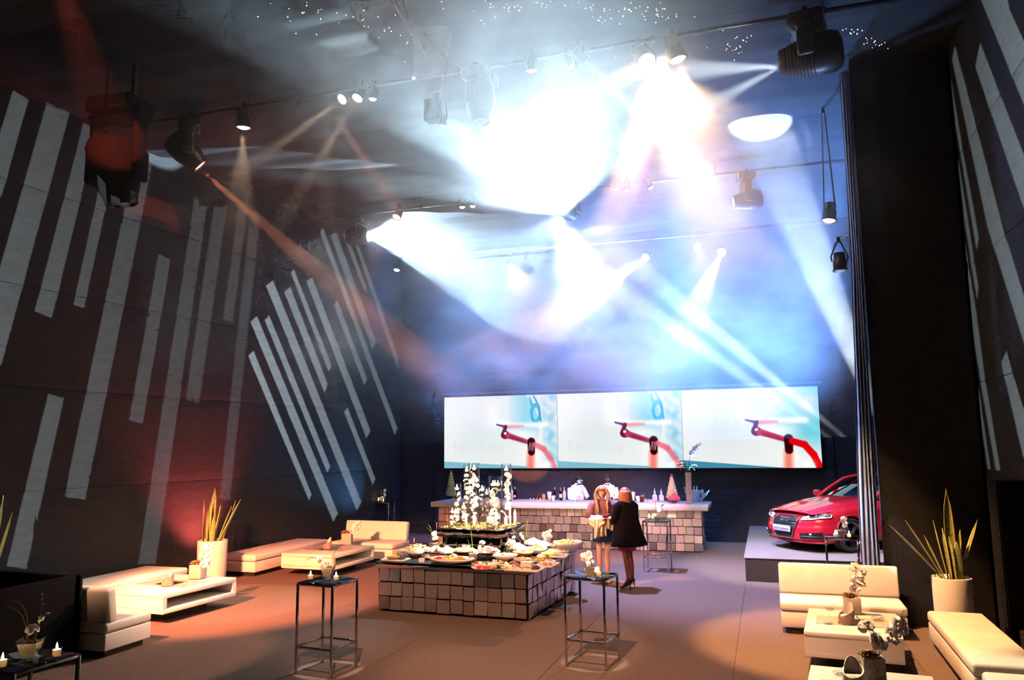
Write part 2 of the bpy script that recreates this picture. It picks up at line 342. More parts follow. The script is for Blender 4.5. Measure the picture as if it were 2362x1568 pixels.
def moving_head(p, tgt, label, hang, size=1., yawoff=0., col=WHT, es=60., lens=True, ribs=True, mb=None):
    """p = centre of the head, hang = height of the pipe above"""
    p = Vector(p); d = (Vector(tgt)-p).normalized(); s = size
    t = thing('moving_head_light', label, 'stage light', p)
    pan = math.atan2(d.y, d.x)+yawoff; side = Vector((-math.sin(pan), math.cos(pan), 0))
    mb = mb or m_fix
    T = dirmat((0, 0, 0), d)
    pr = [(1e-4, -.40), (.13, -.395), (.21, -.36), (.245, -.28), (.25, -.12), (.235, .02), (.20, .16), (.165, .27), (.155, .34), (.145, .345), (.14, .30)]
    b = MB(); b.lathe([(r*s, z*s) for r, z in pr], n=26, T=T, cap=False, sx=.92, sy=1.06)
    b.build('head', mb, t)
    if ribs:
        f = MB()
        for k in range(9):
            z = -.06+k*.042; r = np.interp(z, [q[1] for q in pr[:9]], [q[0] for q in pr[:9]])
            f.lathe([(r*s*1.0, (z-.008)*s), (r*s*1.05, z*s), (r*s*1.0, (z+.008)*s)], n=26, T=T, cap=False, sx=.92, sy=1.06)
        f.build('cooling_rib', mb, t)
    if lens: MB().lathe([(1e-4, .325*s), (.14*s, .31*s)], n=24, T=T, cap=False).build('lens', m_lens(col, es), t)
    else: MB().lathe([(1e-4, .325*s), (.14*s, .31*s)], n=24, T=T, cap=False).build('lens', m_fixg, t)
    top = min(hang-p.z-.05, .62*s+.3)
    by = top-.11*s
    for q in (-1, 1):
        a = side*q*.30*s; y = MB()
        R = Matrix((( side.x, -side.y, 0), (side.y, side.x, 0), (0, 0, 1)))
        y.rbox((0, 0, 0), (.07*s, .20*s, .34*s), .03*s, T=Matrix.Translation(a+Vector((0, 0, .06*s))) @ R.to_4x4())
        y.rbox((0, 0, 0), (.065*s, .17*s, max(.1, by-.2*s)), .025*s, T=Matrix.Translation(a*.93+Vector((0, 0, (.16*s+by)/2+.02))) @ R.to_4x4())
        y.build('yoke_arm', mb, t)
    R4 = Matrix(((side.x, -side.y, 0, 0), (side.y, side.x, 0, 0), (0, 0, 1, 0), (0, 0, 0, 1)))
    bs = MB(); bs.rbox((0, 0, by), (.56*s, .40*s, .17*s), .03*s, T=R4); bs.rbox((0, 0, by-.11*s), (.66*s, .22*s, .08*s), .03*s, T=R4); bs.build('base', mb, t)
    for q in (-1, 1):
        for r_ in (-1, 1): MB().rbox((q*.15*s, r_*.205*s, by), (.20*s, .015, .14*s), .006, T=R4).build('side_panel', m_fixg, t)
    for q in (-1, 1): MB().box((q*.17*s, 0, (by+.08*s+hang-p.z)/2), (.05, .06, max(.02, hang-p.z-by-.08*s)), T=R4).build('clamp', m_fix, t)
    return t
# ---- fixtures on the front pipe
P = lambda px, py, y=PF: at(px, py, y)
par_can(P(562, 292), P(556, 420, 10.4), 'warm par can pointing straight down beside the orange moving head', WARM, 60, 2600, 26, .115, pipez=8.07)
par_can(P(790, 228), P(560, 395, 8.8), 'left one of the two bright twin par cans with slanting beams', YEL, 120, 5200, 6.5, .085, pipez=8.07)
par_can(P(825, 225), P(700, 430, 9.4), 'right one of the two bright twin par cans with slanting beams', YEL, 120, 5200, 6.5, .085, pipez=8.07)
par_can(P(860, 226), P(845, 420, 10.4), 'small par can with a thin beam straight down, right of the bright twin cans', WARM, 25, 700, 6, .07, pipez=8.07)
par_can(P(1225, 160), P(1236, 330, 10.5), 'small par can just right of the pale moving head, beam straight down', WARM, 25, 700, 6, .07, pipez=8.07)
par_can(P(1347, 136), P(1640, 440, 12.5), 'par can throwing the long thin white beam down across the warm glow', (1, .86, .74), 150, 44000, 5, .075, pipez=8.07)
par_can(P(1317, 150), P(1440, 330, 10.6), 'par can with a faint side beam, left of the long white beam', (1, .8, .7), 10, 6000, 5, .065, pipez=8.07)
par_can(P(1490, 142), at(1690, 460, 8.9), 'big glaring warm par can, left of two above the right lounge', (1, .66, .36), 300, 6000, 42, .13, pipez=8.07)
par_can(P(1562, 136), (1.0, 11.0, .4), 'large warm par can with a bright rim, right of two above the right lounge', (1, .46, .16), 90, 7500, 34, .125, pipez=8.07)
moving_head(P(1866, 130), P(1560, 205, 10.6), 'big black ribbed moving head throwing a wide white beam to the left', 8.07, 1.05, es=30)
moving_head(P(1108, 236), P(1113, 420, 10.2), 'pale hazed moving head hanging nose down near the middle of the front pipe', 8.07, .95, lens=False, yawoff=.9)
moving_head(P(432, 352), P(620, 540, 11.2), 'moving head with a glowing orange lens above the left lounge', 8.07, .88, col=ORG, es=30)
h4 = moving_head(at(268, 400, 8.6), at(310, 640, 8.9), 'large black moving head silhouetted against the striped left wall', 8.07, 1.35, lens=False, ribs=False, yawoff=.5, mb=m_matte)
# hanging loudspeaker
p = P(1000, 256); t = thing('hanging_speaker', 'small square black loudspeaker hanging left of the pale moving head', 'speaker', p)
b = MB(); b.rbox((0, 0, 0), (.24, .2, .33), .012); b.build('cabinet', m_fix, t)
MB().rbox((0, -.105, 0), (.2, .012, .29), .004).build('grille', m_fixg, t)
c = MB(); c.tube([(-.1, 0, .16), (-.1, 0, .3), (.1, 0, .3), (.1, 0, .16)], .01, n=6); c.tube([(0, 0, .3), (0, 0, 8.07-p.z)], .012, n=6); c.build('bracket', m_fix, t)
par_can(P(1021, 285), P(1012, 420, 10.6), 'tiny par can peeking out under the hanging loudspeaker', WARM, 12, 500, 7, .05, pipez=8.07)

# ---- middle pipe
S1 = at(1300, 492, PM); S2 = at(845, 541, PM)
moving_head(at(1306, 488, PM)+Vector((.05, .03, .03)), at(1180, 420, 14), 'blinding white moving head at the centre of the middle pipe', 7.98, .8, es=400)
moving_head(S2+Vector((-.25, .1, 0)), at(1050, 540, PM), 'blinding white moving head by the left wall, aimed to the right', 7.98, .8, es=400)
moving_head(at(1722, 462, PM), at(1480, 500, 15.5), 'distant moving head half lost in pale haze, beam to the left', 7.98, .8, es=40)
par_can(at(1500, 431, PM), at(1640, 660, 16.6), 'small par can on the middle pipe with a thin beam to the lower right', YEL, 60, 6000, 4, .07, pipez=7.98)
par_can(at(1446, 438, PM), at(1450, 560, 16.2), 'small par can pointing down, right one of the dim pair on the middle pipe', YEL, 8, 300, 10, .07, pipez=7.98)
par_can(at(1420, 434, PM), at(1424, 560, 16.2), 'small par can pointing down, left one of the dim pair on the middle pipe', YEL, 2, 200, 10, .07, pipez=7.98)
par_can(at(1066, 476, PM), at(1062, 640, 16), 'left one of two tiny lamps inside the white beam', YEL, 30, 500, 10, .07, pipez=7.98)
par_can(at(1090, 474, PM), at(1092, 640, 16), 'right one of two tiny lamps inside the white beam', YEL, 30, 500, 10, .07, pipez=7.98)
par_can(at(915, 500, PM), at(840, 640, 15), 'orange tinted par can in the glow near the left corner', ORG, 25, 1200, 16, .1, pipez=7.98)
# ---- rear pipe
par_can(at(1180, 615, PB), at(1215, 690, 16), 'leftmost red par can of the rear pipe, above the left screen', (1, .45, .3), 120, 1500, 14, .1, pipez=7.95)
par_can(at(1355, 601, PB), at(1362, 690, 14), 'second par can of the rear pipe, glaring at the viewer', YEL, 160, 900, 16, .1, pipez=7.95)
par_can(at(1490, 593, PB), at(1320, 712, 17), 'par can of the rear pipe with the thick orange beam to the left', (1, .46, .24), 160, 16000, 12, .1, pipez=7.95)
par_can(at(1609, 570, PB), at(1622, 660, 16), 'par can of the rear pipe, left of the rightmost two', YEL, 120, 900, 11, .1, pipez=7.95)
par_can(at(1665, 581, PB), at(1600, 720, 17.5), 'rightmost par can of the rear pipe with beam to the lower left', (1, .52, .3), 160, 6000, 12, .11, pipez=7.95)
# ---- by the curtain
par_can(at(1912, 507, 13.6), at(1900, 640, 13.5), 'small par can hanging beside the curtain, upper of two', (1, .5, .3), 25, 700, 14, .11, pipez=8.1)
q = at(1938, 622, 12.75)
lt = par_can(q, (q.x+.02, q.y, 0), 'unlit metal lantern bracketed beside the curtain, lower of two', (.3, .25, .2), .2, 0, 10, .10, pipez=q.z+.5, beam=False)
MB().tube([(0, 0, .5), (.16, -.1, .52), (1.5-q.x, 12.2-q.y, .40)], .014, n=6).build('bracket', m_chrome, lt)
# ---- left rear corner
par_can(at(915, 622, PB), at(895, 720, 20), 'small dull par can in the far left corner', YEL, 2, 30, 14, .1, pipez=7.95)

# the white beams of the two blinding heads
S1b = at(1298, 494, 15.5); W1 = (.62, .86, 1)
def B(src, px, py, y, pw, ang, bl=.25, col=W1): lamp_spot('beam', src, at(px, py, y), pw, col, ang, bl, .03)
B(S1b, 1178, 118, 7.4, 30000, 24, .08)
B(S1b, 850, 190, 9.5, 30000, 10, .3)
B(S1b, 700, 372, 13.0, 30000, 10.5, .3)
B(S1b, 985, 800, 12.6, 1800, 40, .5)
B(S2, 1130, 550, 19.5, 62000, 58, .12)
h1l = P(1803, 152)
B(h1l, 1500, 165, 11.2, 24000, 13, .2, (.86, .96, 1)); B(h1l, 1600, 265, 11.2, 18000, 12, .3, (.86, .96, .95))
B(at(1690, 470, PM), 1480, 510, 15.5, 1200, 16, .3, (.9, .95, 1))
# orange and red beams on the left
B(P(462, 391), 640, 545, 12.0, 46000, 8, .3, ORG)
B(at(92, -165, 4.9), 262, 318, 8.3, 7000, 12, .4, RED)
# floor beams hidden behind the curtain on the car stage
F1 = at(2080, 1090, 14.0); F2 = at(2032, 1078, 14.5); F3 = at(2040, 1100, 14.4)
B(F1, 1760, 300, 14.2, 90000, 9.5, .12, (.86, .95, 1))
B(F2, 1372, 535, 19.8, 260000, 4.0, .2, (.86, .95, 1)); B(F3, 1440, 675, 20.5, 300000, 3.4, .4, (.86, .95, 1))
# colour washes
lamp_spot('left_wash', (-7.6, 4.6, 4.4), (-8.3, 12.2, 0), 17000, (1, .22, .08), 36, .6, .1)
lamp_spot('left_white', (-7.2, 4.5, 4.6), (-8.9, 12.2, 0), 2600, (1, .55, .30), 40, .6, .08)
lamp_spot('red_uplight', (-10.2, 13.15, .15), (-10.8, 13.0, 3.2), 1600, (1, .10, .08), 90, .8, .1)
lamp_spot('front_wash', (-2.2, 3.0, 7.9), (-2.6, 12, 0), 6000, (1, .46, .26), 52, .8, .1)
for x in (-8, -5, -2, .8): lamp_spot('blue_wash', (x, 19.9, 7.9), (x, 21.2, 4.6), 1100, (.05, .30, 1), 80, .8, .1)  # added without fixtures to tint the back wall blue
for x in (-7.6, -5.2, -2.9, -.6): lamp_spot('blue_fill', (x, 20.45, .3), (x*.9-.3, 17.5, 9), 40000, (.13, .34, 1), 74, .7, .1)  # added lamps, unseen behind the bar, that tint the haze blue
lamp_spot('blue_fill', (-9.7, 19.4, .3), (-9.8, 15.5, 6), 700, (.14, .42, .9), 90, .8, .1)
lamp_spot('curtain_fill', (.55, 13.0, .3), (1.36, 12.3, 4.2), 2400, (.22, .48, 1), 70, .7, .08)  # added lamp without a body behind the sofa, turns the curtain blue
lamp_spot('blue_floor_fill', (-3.9, 15.3, 7.2), (-1.0, 15.0, 0), 10000, (.46, .46, 1), 60, .8, .1)  # added lamp without a fixture, gives the floor its lilac tint
lamp_spot('bar_wash', (-1.35, 10.55, 7.62), (-4.2, 19, .9), 18000, (1, .48, .60), 28, .6, .1)
lamp_spot('car_fill', (-1.2, 10.55, 7.6), (.7, 17.0, .9), 9000, (1, .86, .88), 34, .5, .05)  # added lamp without a fixture, brightens the car
lamp_spot('people_spot', (-6.3, 10.4, 7.8), (-2.7, 14.4, 1.0), 8000, (1, .38, .22), 9, .4, .05)
# tight spots over the tall tables and the buffet
for (x, y, fx, fy) in ((-4.866, 8.17, -4.95, 8.0), (-2.02, 9.27, -2.1, 9.1), (-2.16, 16.16, -2.3, 15.7), (1.1, 13.98, .9, 12.9)): lamp_spot('table_spot', (fx, fy, 7.8), (x, y, .9), 3200, (1, .86, .66), 6., .25, .03)
lamp_spot('buffet_spot', (-.98, 10.2, 7.62), (-4.5, 12.5, .8), 26000, (1, .72, .46), 17, .35, .05)

# ---- gobo projectors that throw the stripes on the side walls
def projector(loc, aim, stripes, label, power, col, dist=.30, half=.34):
    loc = Vector(loc); d = (Vector(aim)-loc).normalized(); t = thing('profile_projector', label, 'projector', loc)
    q = d.to_track_quat('Z', 'Y').to_matrix(); ux, uy = q @ Vector((1, 0, 0)), q @ Vector((0, 1, 0))
    def pr(p):
        v = Vector(p)-loc; k = dist/v.dot(d); return Vector((v.dot(ux)*k, v.dot(uy)*k))
    pts = []; faces = []; H = half
    def addp(pl):
        k = len(pts); pts.extend(pl); faces.append(list(range(k, k+len(pl))))
    addp([Vector((-H, -H)), Vector((H, -H)), Vector((H, H)), Vector((-H, H))])
    polys = [[pr(p) for p in s] for s in stripes]
    for s in polys:
        if sum(s[i].x*s[(i+1) % len(s)].y-s[(i+1) % len(s)].x*s[i].y for i in range(len(s))) < 0: s.reverse()
        addp(s)
    V, E_, F_, _, _, of = delaunay_2d_cdt(pts, [], faces, 0, 1e-7)
    keep = [tuple(f) for f, o in zip(F_, of) if set(o) == {0}]
    T = Matrix.Translation(d*dist) @ q.to_4x4()
    MB().add([(v.x, v.y, 0) for v in V], keep, T=T).build('gobo_plate', m_black, t)
    b = MB(); Tq = q.to_4x4()
    for sx, sy in ((-1, 0), (1, 0), (0, -1), (0, 1)):
        c = (sx*(H+.01), sy*(H+.01), dist*.5-.1); b.box(c, (.02 if sx else 2*H+.04, .02 if sy else 2*H+.04, dist+.24), T=Tq)
    b.box((0, 0, -.22), (2*H+.04, 2*H+.04, .02), T=Tq); b.build('housing', m_fix, t)
    lamp_spot('projector_lamp', loc, aim, power, col, math.degrees(2*math.atan(H*.98/dist)), .0, .0002)
    return t
LS = [[lw(s, z) for s, z in st] for st in LSTR]
projector((-4.2, -1.6, 2.4), lw(-1.9, 4.4), LS[:11], 'profile projector throwing the upright slanted stripes on the left wall', GOB[0], (.93, 1, .93), half=.22)
projector((-3.4, 1.9, 2.6), lw(3.6, 4.5), LS[11:], 'profile projector throwing the diagonal stripes on the left wall', GOB[0]*4.5, (.86, 1, 1), half=.20)
projector((.95, 1.0, 3.4), (2.8, 10.6, 4.4), [[(2.8, y if y < 11.4 else 11.4+(y-11.4)*.47, max(z, 2.15)) for y, z in st] for k, st in enumerate(RSTR) if k != 7], 'profile projector throwing slanted stripes on the right wall', GOB[1], (.86, 1, .97), half=.22)
# ---- reflected light flecks as glowing beads on the ceiling cloth, a hanging cloth flap and cables
m_fleck = mat('ceiling_reflection', (1, .8, .7), .5, em=(1, .78, .66), es=5)
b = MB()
def fleck(px, py, r=.011):
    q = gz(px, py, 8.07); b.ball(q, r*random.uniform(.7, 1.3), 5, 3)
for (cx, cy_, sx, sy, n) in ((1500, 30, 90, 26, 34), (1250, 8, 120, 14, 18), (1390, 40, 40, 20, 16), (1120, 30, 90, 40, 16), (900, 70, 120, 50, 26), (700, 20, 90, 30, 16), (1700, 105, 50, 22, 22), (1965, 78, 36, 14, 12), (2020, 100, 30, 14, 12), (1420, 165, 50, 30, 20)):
    for k in range(n): fleck(random.gauss(cx, sx*.6), random.gauss(cy_, sy*.6), .0062)
o = b.build('ceiling_reflection_flecks', m_fleck); tag(o, 'tiny warm flecks of reflected light on the ceiling cloth, made as glowing beads', kind='stuff')
m_flap = mat('pale_ceiling_cloth', (.13, .15, .17), .8, var=.1, vs=4, bump=.2, bs=6)
def flap(u, v):
    q = gz(950+95*u-20*v*u, 60+110*v+14*(1-u)*v, 8.03-.05*math.sin(v*PI)+.02*math.sin(u*9)); return q
f = MB().grid(flap, 14, 14).build('hanging_cloth_flap', m_flap); tag(f, 'pale loose cloth flap hanging from the ceiling left of the pale moving head', 'cloth'); solid(f, .006)
for k, (a, c_, e, lab) in enumerate((((905, 0), (955, 80), (1000, 163), 'thick black cable running down the ceiling to the loudspeaker bracket'), ((960, 55), (1000, 120), (1070, 160), 'thin black cable looping beside the pale cloth flap'))):
    pts = [gz(a[0]*(1-t)**2+2*t*(1-t)*c_[0]+t*t*e[0], a[1]*(1-t)**2+2*t*(1-t)*c_[1]+t*t*e[1], 8.0-.05*math.sin(t*PI)) for t in [i/16 for i in range(17)]]
    o = MB().tube(pts, .018-.008*k, n=6).build('ceiling_cable', m_fix); tag(o, lab, 'cable')
# ------------------------------------------------------------------ lounge furniture
m_lea = mat('white_leather', (.78, .74, .68), .42, var=.03, vs=6, bump=.06, bs=300, spec=.4)
m_lac = mat('white_lacquer', (.82, .80, .76), .25, var=.02, vs=4, spec=.5)
m_plin = mat('plinth_black', (.018, .017, .017), .5, var=.2)
m_glass = glassmat('clear_glass')
m_thin = glassmat('smoked_glass_top', (.30, .31, .33), 1.6, .02)
m_frost = mat('milky_glass_insert', (.62, .52, .45), .12, var=.05, spec=.6)
m_sand = mat('white_gravel', (.80, .74, .66), .85, col2=(.45, .38, .32), vs=160, bump=.8, bs=170)
m_conc = mat('raw_concrete', (.42, .33, .28), .8, col2=(.30, .21, .17), vs=22, bump=.5, bs=90)
m_pot = mat('white_ceramic', (.80, .76, .70), .45, var=.03, vs=9, bump=.05, bs=60)
m_wax = mat('candle_wax', (.92, .84, .70), .5, sss=.3, var=.03)
m_waxg = bpy.data.materials.new('glowing_wax'); m_waxg.use_nodes = True
def _wx():
    nt = m_waxg.node_tree; nt.nodes.clear(); N = nt.nodes.new; o = N('ShaderNodeOutputMaterial'); mx = N('ShaderNodeMixShader'); a = N('ShaderNodeBsdfDiffuse'); b = N('ShaderNodeBsdfTranslucent'); nz = N('ShaderNodeTexNoise'); cr = N('ShaderNodeValToRGB')
    cr.color_ramp.elements[0].color = (.90, .80, .62, 1); cr.color_ramp.elements[1].color = (.96, .90, .76, 1); nt.links.new(nz.outputs['Fac'], cr.inputs[0]); mx.inputs[0].default_value = .6
    nt.links.new(cr.outputs[0], a.inputs[0]); nt.links.new(cr.outputs[0], b.inputs[0]); nt.links.new(a.outputs[0], mx.inputs[1]); nt.links.new(b.outputs[0], mx.inputs[2]); nt.links.new(mx.outputs[0], o.inputs[0])
_wx()
def glow(par, p, w_):
    d = bpy.data.lights.new('candle_glow', 'POINT'); d.energy = w_; d.color = (1, .60, .30); d.shadow_soft_size = .008; o = bpy.data.objects.new('candle_glow', d); COL.objects.link(o); o.parent = par; o.location = p; _kids.setdefault(par.name, []).append(o)
m_flame = mat('flame', (1, .75, .35), .5, em=(1, .62, .26), es=130)
m_stem = mat('dark_stem', (.10, .07, .035), .6, var=.3, vs=40)
m_grn = mat('grass_green', (.16, .24, .06), .5, var=.25, vs=30)
m_pet = mat('orchid_petal', (.86, .82, .84), .5, var=.06, vs=30, sss=.2)
m_lip = mat('orchid_lip', (.62, .16, .30), .5, col2=(.8, .6, .15), vs=60)
m_bud = mat('orchid_bud', (.62, .60, .30), .5, var=.2)
m_succ = mat('succulent_leaf', (.16, .15, .06), .5, col2=(.36, .14, .06), vs=26)
m_lfg = mat('snake_plant_green', (.14, .22, .05), .4, col2=(.38, .42, .14), vs=14, stretch=(1, 1, 5))
m_lfy = mat('snake_plant_margin', (.72, .66, .22), .4, var=.1, vs=20)
m_soil = mat('soil', (.05, .035, .025), .95, var=.3, bump=.5)

def bench(label, c, size, rz, h=.41, group='white lounge benches', back=None, cat='bench', plinth=.06):
    w_, d_ = size; t = thing('lounge_bench' if not back else 'lounge_sofa', label, cat, c, rz, group)
    MB().box((0, 0, .04), (w_-.14, d_-.14, .08)).build('plinth', m_plin, t)
    MB().rbox((0, 0, (.08+h-.13)/2), (w_-.015, d_-.015, h-.13-.08), .012).build('body', m_lea, t)
    MB().rbox((0, 0, h-.06), (w_, d_, .13), .04, 3).build('seat_cushion', m_lea, t)
    if back:
        s = MB(); s.rbox((0, d_/2-.09, h+.20), (w_, .15, .42), .035, 3, rot=(-.16, 0, 0)); s.build('back_cushion', m_lea, t)
    return t
def ctable(label, c, size, rz, open_side=1, z0=.15, z1=.44):
    w_, d_ = size; t = thing('coffee_table', label, 'coffee table', c, rz, 'white box coffee tables')
    MB().box((0, 0, z0/2), (w_*.55, d_*.55, z0)).build('plinth', m_plin, t)
    th = .07; b = MB(); hh = z1-z0
    # a box with a niche through its long sides; the top slab carries a sunk glass strip
    b.rbox((0, 0, z0+th/2), (w_, d_, th), .008); b.rbox((0, 0, z1-th/2-.004), (w_, d_, th), .008)
    b.box((0, -d_/2+th/2, (z0+z1)/2), (w_-.002, th, hh-.1)); b.box((0, d_/2-th/2, (z0+z1)/2), (w_-.002, th, hh-.1))
    b.box((-open_side*.06, 0, (z0+z1)/2), (.03, d_-.1, hh-.1))
    if open_side > 0: b.box((-w_/2+th/2, 0, (z0+z1)/2), (th, d_-.002, hh-.1))
    else: b.box((w_/2-th/2, 0, (z0+z1)/2), (th, d_-.002, hh-.1))
    b.build('body', m_lac, t)
    MB().box((0, 0, z1-.001), (w_*.78, d_*.34, .006)).build('glass_strip', m_frost, t)
    MB().box((0, -d_*.02, z1+.0035), (.30, .30, .006)).build('mirror_plate', m_thin, t)
    return t

# left rear group
bench('long white bench along the left wall, the farther one by the sofa', (-10.09, 14.86, 0), (.84, 2.75), .0)
ctable('white coffee table standing before the far left sofa', (-8.62, 14.5, 0), (1.2, 1.56), -.04)
bench('white sofa with low back in front of the far corner side table', (-8.6, 16.2, 0), (1.6, .8), -.05, back=True, cat='sofa', group='white lounge sofas')
# left front group
bench('long white bench by the left wall, the nearer one behind a coffee table', (-10.32, 10.5, 0), (.92, 2.7), .02)
ctable('white coffee table with open niche beside the near left bench', (-8.9, 10.3, 0), (1.22, 1.52), -.06)
bench('white sofa seen from behind, half hidden by the black partition', (-8.52, 8.22, 0), (1.6, .78), PI+.02, back=True, cat='sofa', group='white lounge sofas')
# right group
bench('cream lit white sofa below the red car and its stage', (.855, 11.73, 0), (1.54, .78), -.01, back=True, cat='sofa', group='white lounge sofas')
ctable('white coffee table in front of the right sofa', (.86, 10.22, 0), (1.0, 1.32), -.09, z1=.43)
ctable('white coffee table cut by the lower edge of the photo', (.74, 7.45, 0), (1.02, 1.4), -.10, z1=.43)
bench('long white bench beside the tall white planter on the right', (2.10, 9.96, 0), (.62, 2.5), -.02)
bench('white bench cut by the lower right corner of the photo', (2.08, 7.2, 0), (.66, 2.5), -.02)

# ---- tall side tables of chromed square tube
def side_table(label, c, rz, w_=.50, h=.99, low=.29, m=None):
    m = m or m_chrome; q = .026; t = thing('side_table', label, 'side table', c, rz, 'tall chromed side tables'); e = w_/2-q/2
    for i, j in ((-1, -1), (1, -1), (1, 1), (-1, 1)): MB().rbox((i*e, j*e, h/2-.006), (q, q, h-.012), .003, 1).build('leg', m, t)
    def ring(name, z):
        b = MB()
        for s in (-1, 1): b.rbox((0, s*e, z), (w_-2*q, q, q), .003, 1); b.rbox((s*e, 0, z), (q, w_-2*q, q), .003, 1)
        b.build(name, m, t)
    ring('top_frame', h-q/2-.006); ring('lower_frame', low)
    MB().rbox((0, 0, h-.003), (w_-.004, w_-.004, .008), .002, 1).build('glass_top', m_thin, t)
    return h+.001
TH = .992
side_table('tall side table standing alone left of the buffet', (-4.866, 8.17, 0), -.10)
side_table('tall side table with a bright top right of the buffet', (-2.02, 9.27, 0), -.14)
side_table('tall side table between the dark coated woman and the bar', (-2.16, 16.16, 0), -.02)
side_table('tall side table in front of the red car', (1.10, 13.98, 0), -.08)
side_table('slender side table in the far left corner behind the sofa', (-10.28+.02, 20.08, 0), .12)
side_table('side table with glass top in the lower left corner of the photo', (-5.24, 4.58, 0), -.08, w_=.53)

# ---- small table decoration
def orchid_mesh():
    b = MB()
    for k, (a, l, w_) in enumerate(((PI/2, .036, .015), (PI/2+2.2, .036, .015), (PI/2-2.2, .036, .015), (.12, .040, .026), (PI-.12, .040, .026))):
        d = Vector((math.cos(a), math.sin(a), 0)); n_ = Vector((-d.y, d.x, 0)); vs = []
        for i in range(6):
            u = i/5; ww = w_*math.sin(PI*min(1, u*.93+.07))**.7; z = .006*math.sin(u*PI)-.012*u*u
            for s_ in (-1, 0, 1): vs.append(d*(.004+l*u)+n_*(ww*s_)+Vector((0, 0, z-.006*abs(s_)*u)))
        b.add(vs, [(i*3+j, i*3+j+1, (i+1)*3+j+1, (i+1)*3+j) for i in range(5) for j in (0, 1)], True)
    b.cur = 1; b.ball((0, -.006, .006), .009, 6, 4, sc=(1, 1.2, 1)); return b.mesh('orchid_flower', [m_pet, m_lip])
ORCH = orchid_mesh()
def bez(a, b, c, n=9):
    a, b, c = Vector(a), Vector(b), Vector(c); return [a*(1-t)**2+b*2*t*(1-t)+c*t*t for t in [i/(n-1) for i in range(n)]]
def orchid(par, a, b, c, nf=4, nb=3, s=1.0, f0=.45, f1=.9):
    pts = bez(a, b, c, 13); MB().tube(pts, .0032, n=5).build('orchid_stem', m_stem, par)
    for k in range(nf):
        u = f0+(f1-f0)*k/max(1, nf-1); p = pts[int(u*12)]
        rot = (random.uniform(.7, 1.6), random.uniform(-.5, .5), random.uniform(-1.2, 1.2)); off = Vector((random.uniform(-.02, .02), random.uniform(-.03, -.01), random.uniform(-.015, .012)))*s
        o = link('orchid_flower', ORCH, par, p+off, rot); o.scale = (s*random.uniform(.9, 1.15),)*3
    for k in range(nb):
        p = pts[12-k] if k < 3 else pts[8]; MB().ball(p+Vector((random.uniform(-.008, .008), 0, -.006)), .008-.0012*k, 6, 4, sc=(.8, .8, 1.2)).build('orchid_bud', m_bud, par)
def blade(par, a, b, c, r=.003): MB().tube(bez(a, b, c, 9), [r, r, r, r, r, r*.9, r*.8, r*.6, r*.2], n=5).build('grass_blade', m_grn, par)
def succ_mesh(R=.07):
    b = MB()
    for ring in range(4):
        n = 7+ring*2; el = 1.25-ring*.36; L_ = R*(.55+.16*ring)
        for k in range(n):
            a = 2*PI*(k+.5*(ring % 2))/n+ring*.3; d = Vector((math.cos(a)*math.cos(el), math.sin(a)*math.cos(el), math.sin(el))); sd = Vector((-math.sin(a), math.cos(a), 0)); up_ = d.cross(sd)*-1
            w_ = R*.16; base = Vector((0, 0, R*.12))
            b.add([base, base+d*L_*.6+sd*w_-up_*.004, base+d*L_*.6-sd*w_-up_*.004, base+d*L_*.55+up_*.008, base+d*L_+up_*.006], [(0, 3, 1), (0, 2, 3), (1, 3, 4), (3, 2, 4), (0, 1, 2), (1, 4, 2)], True)
    return b.mesh('succulent', m_succ)
SUCC = succ_mesh(); 
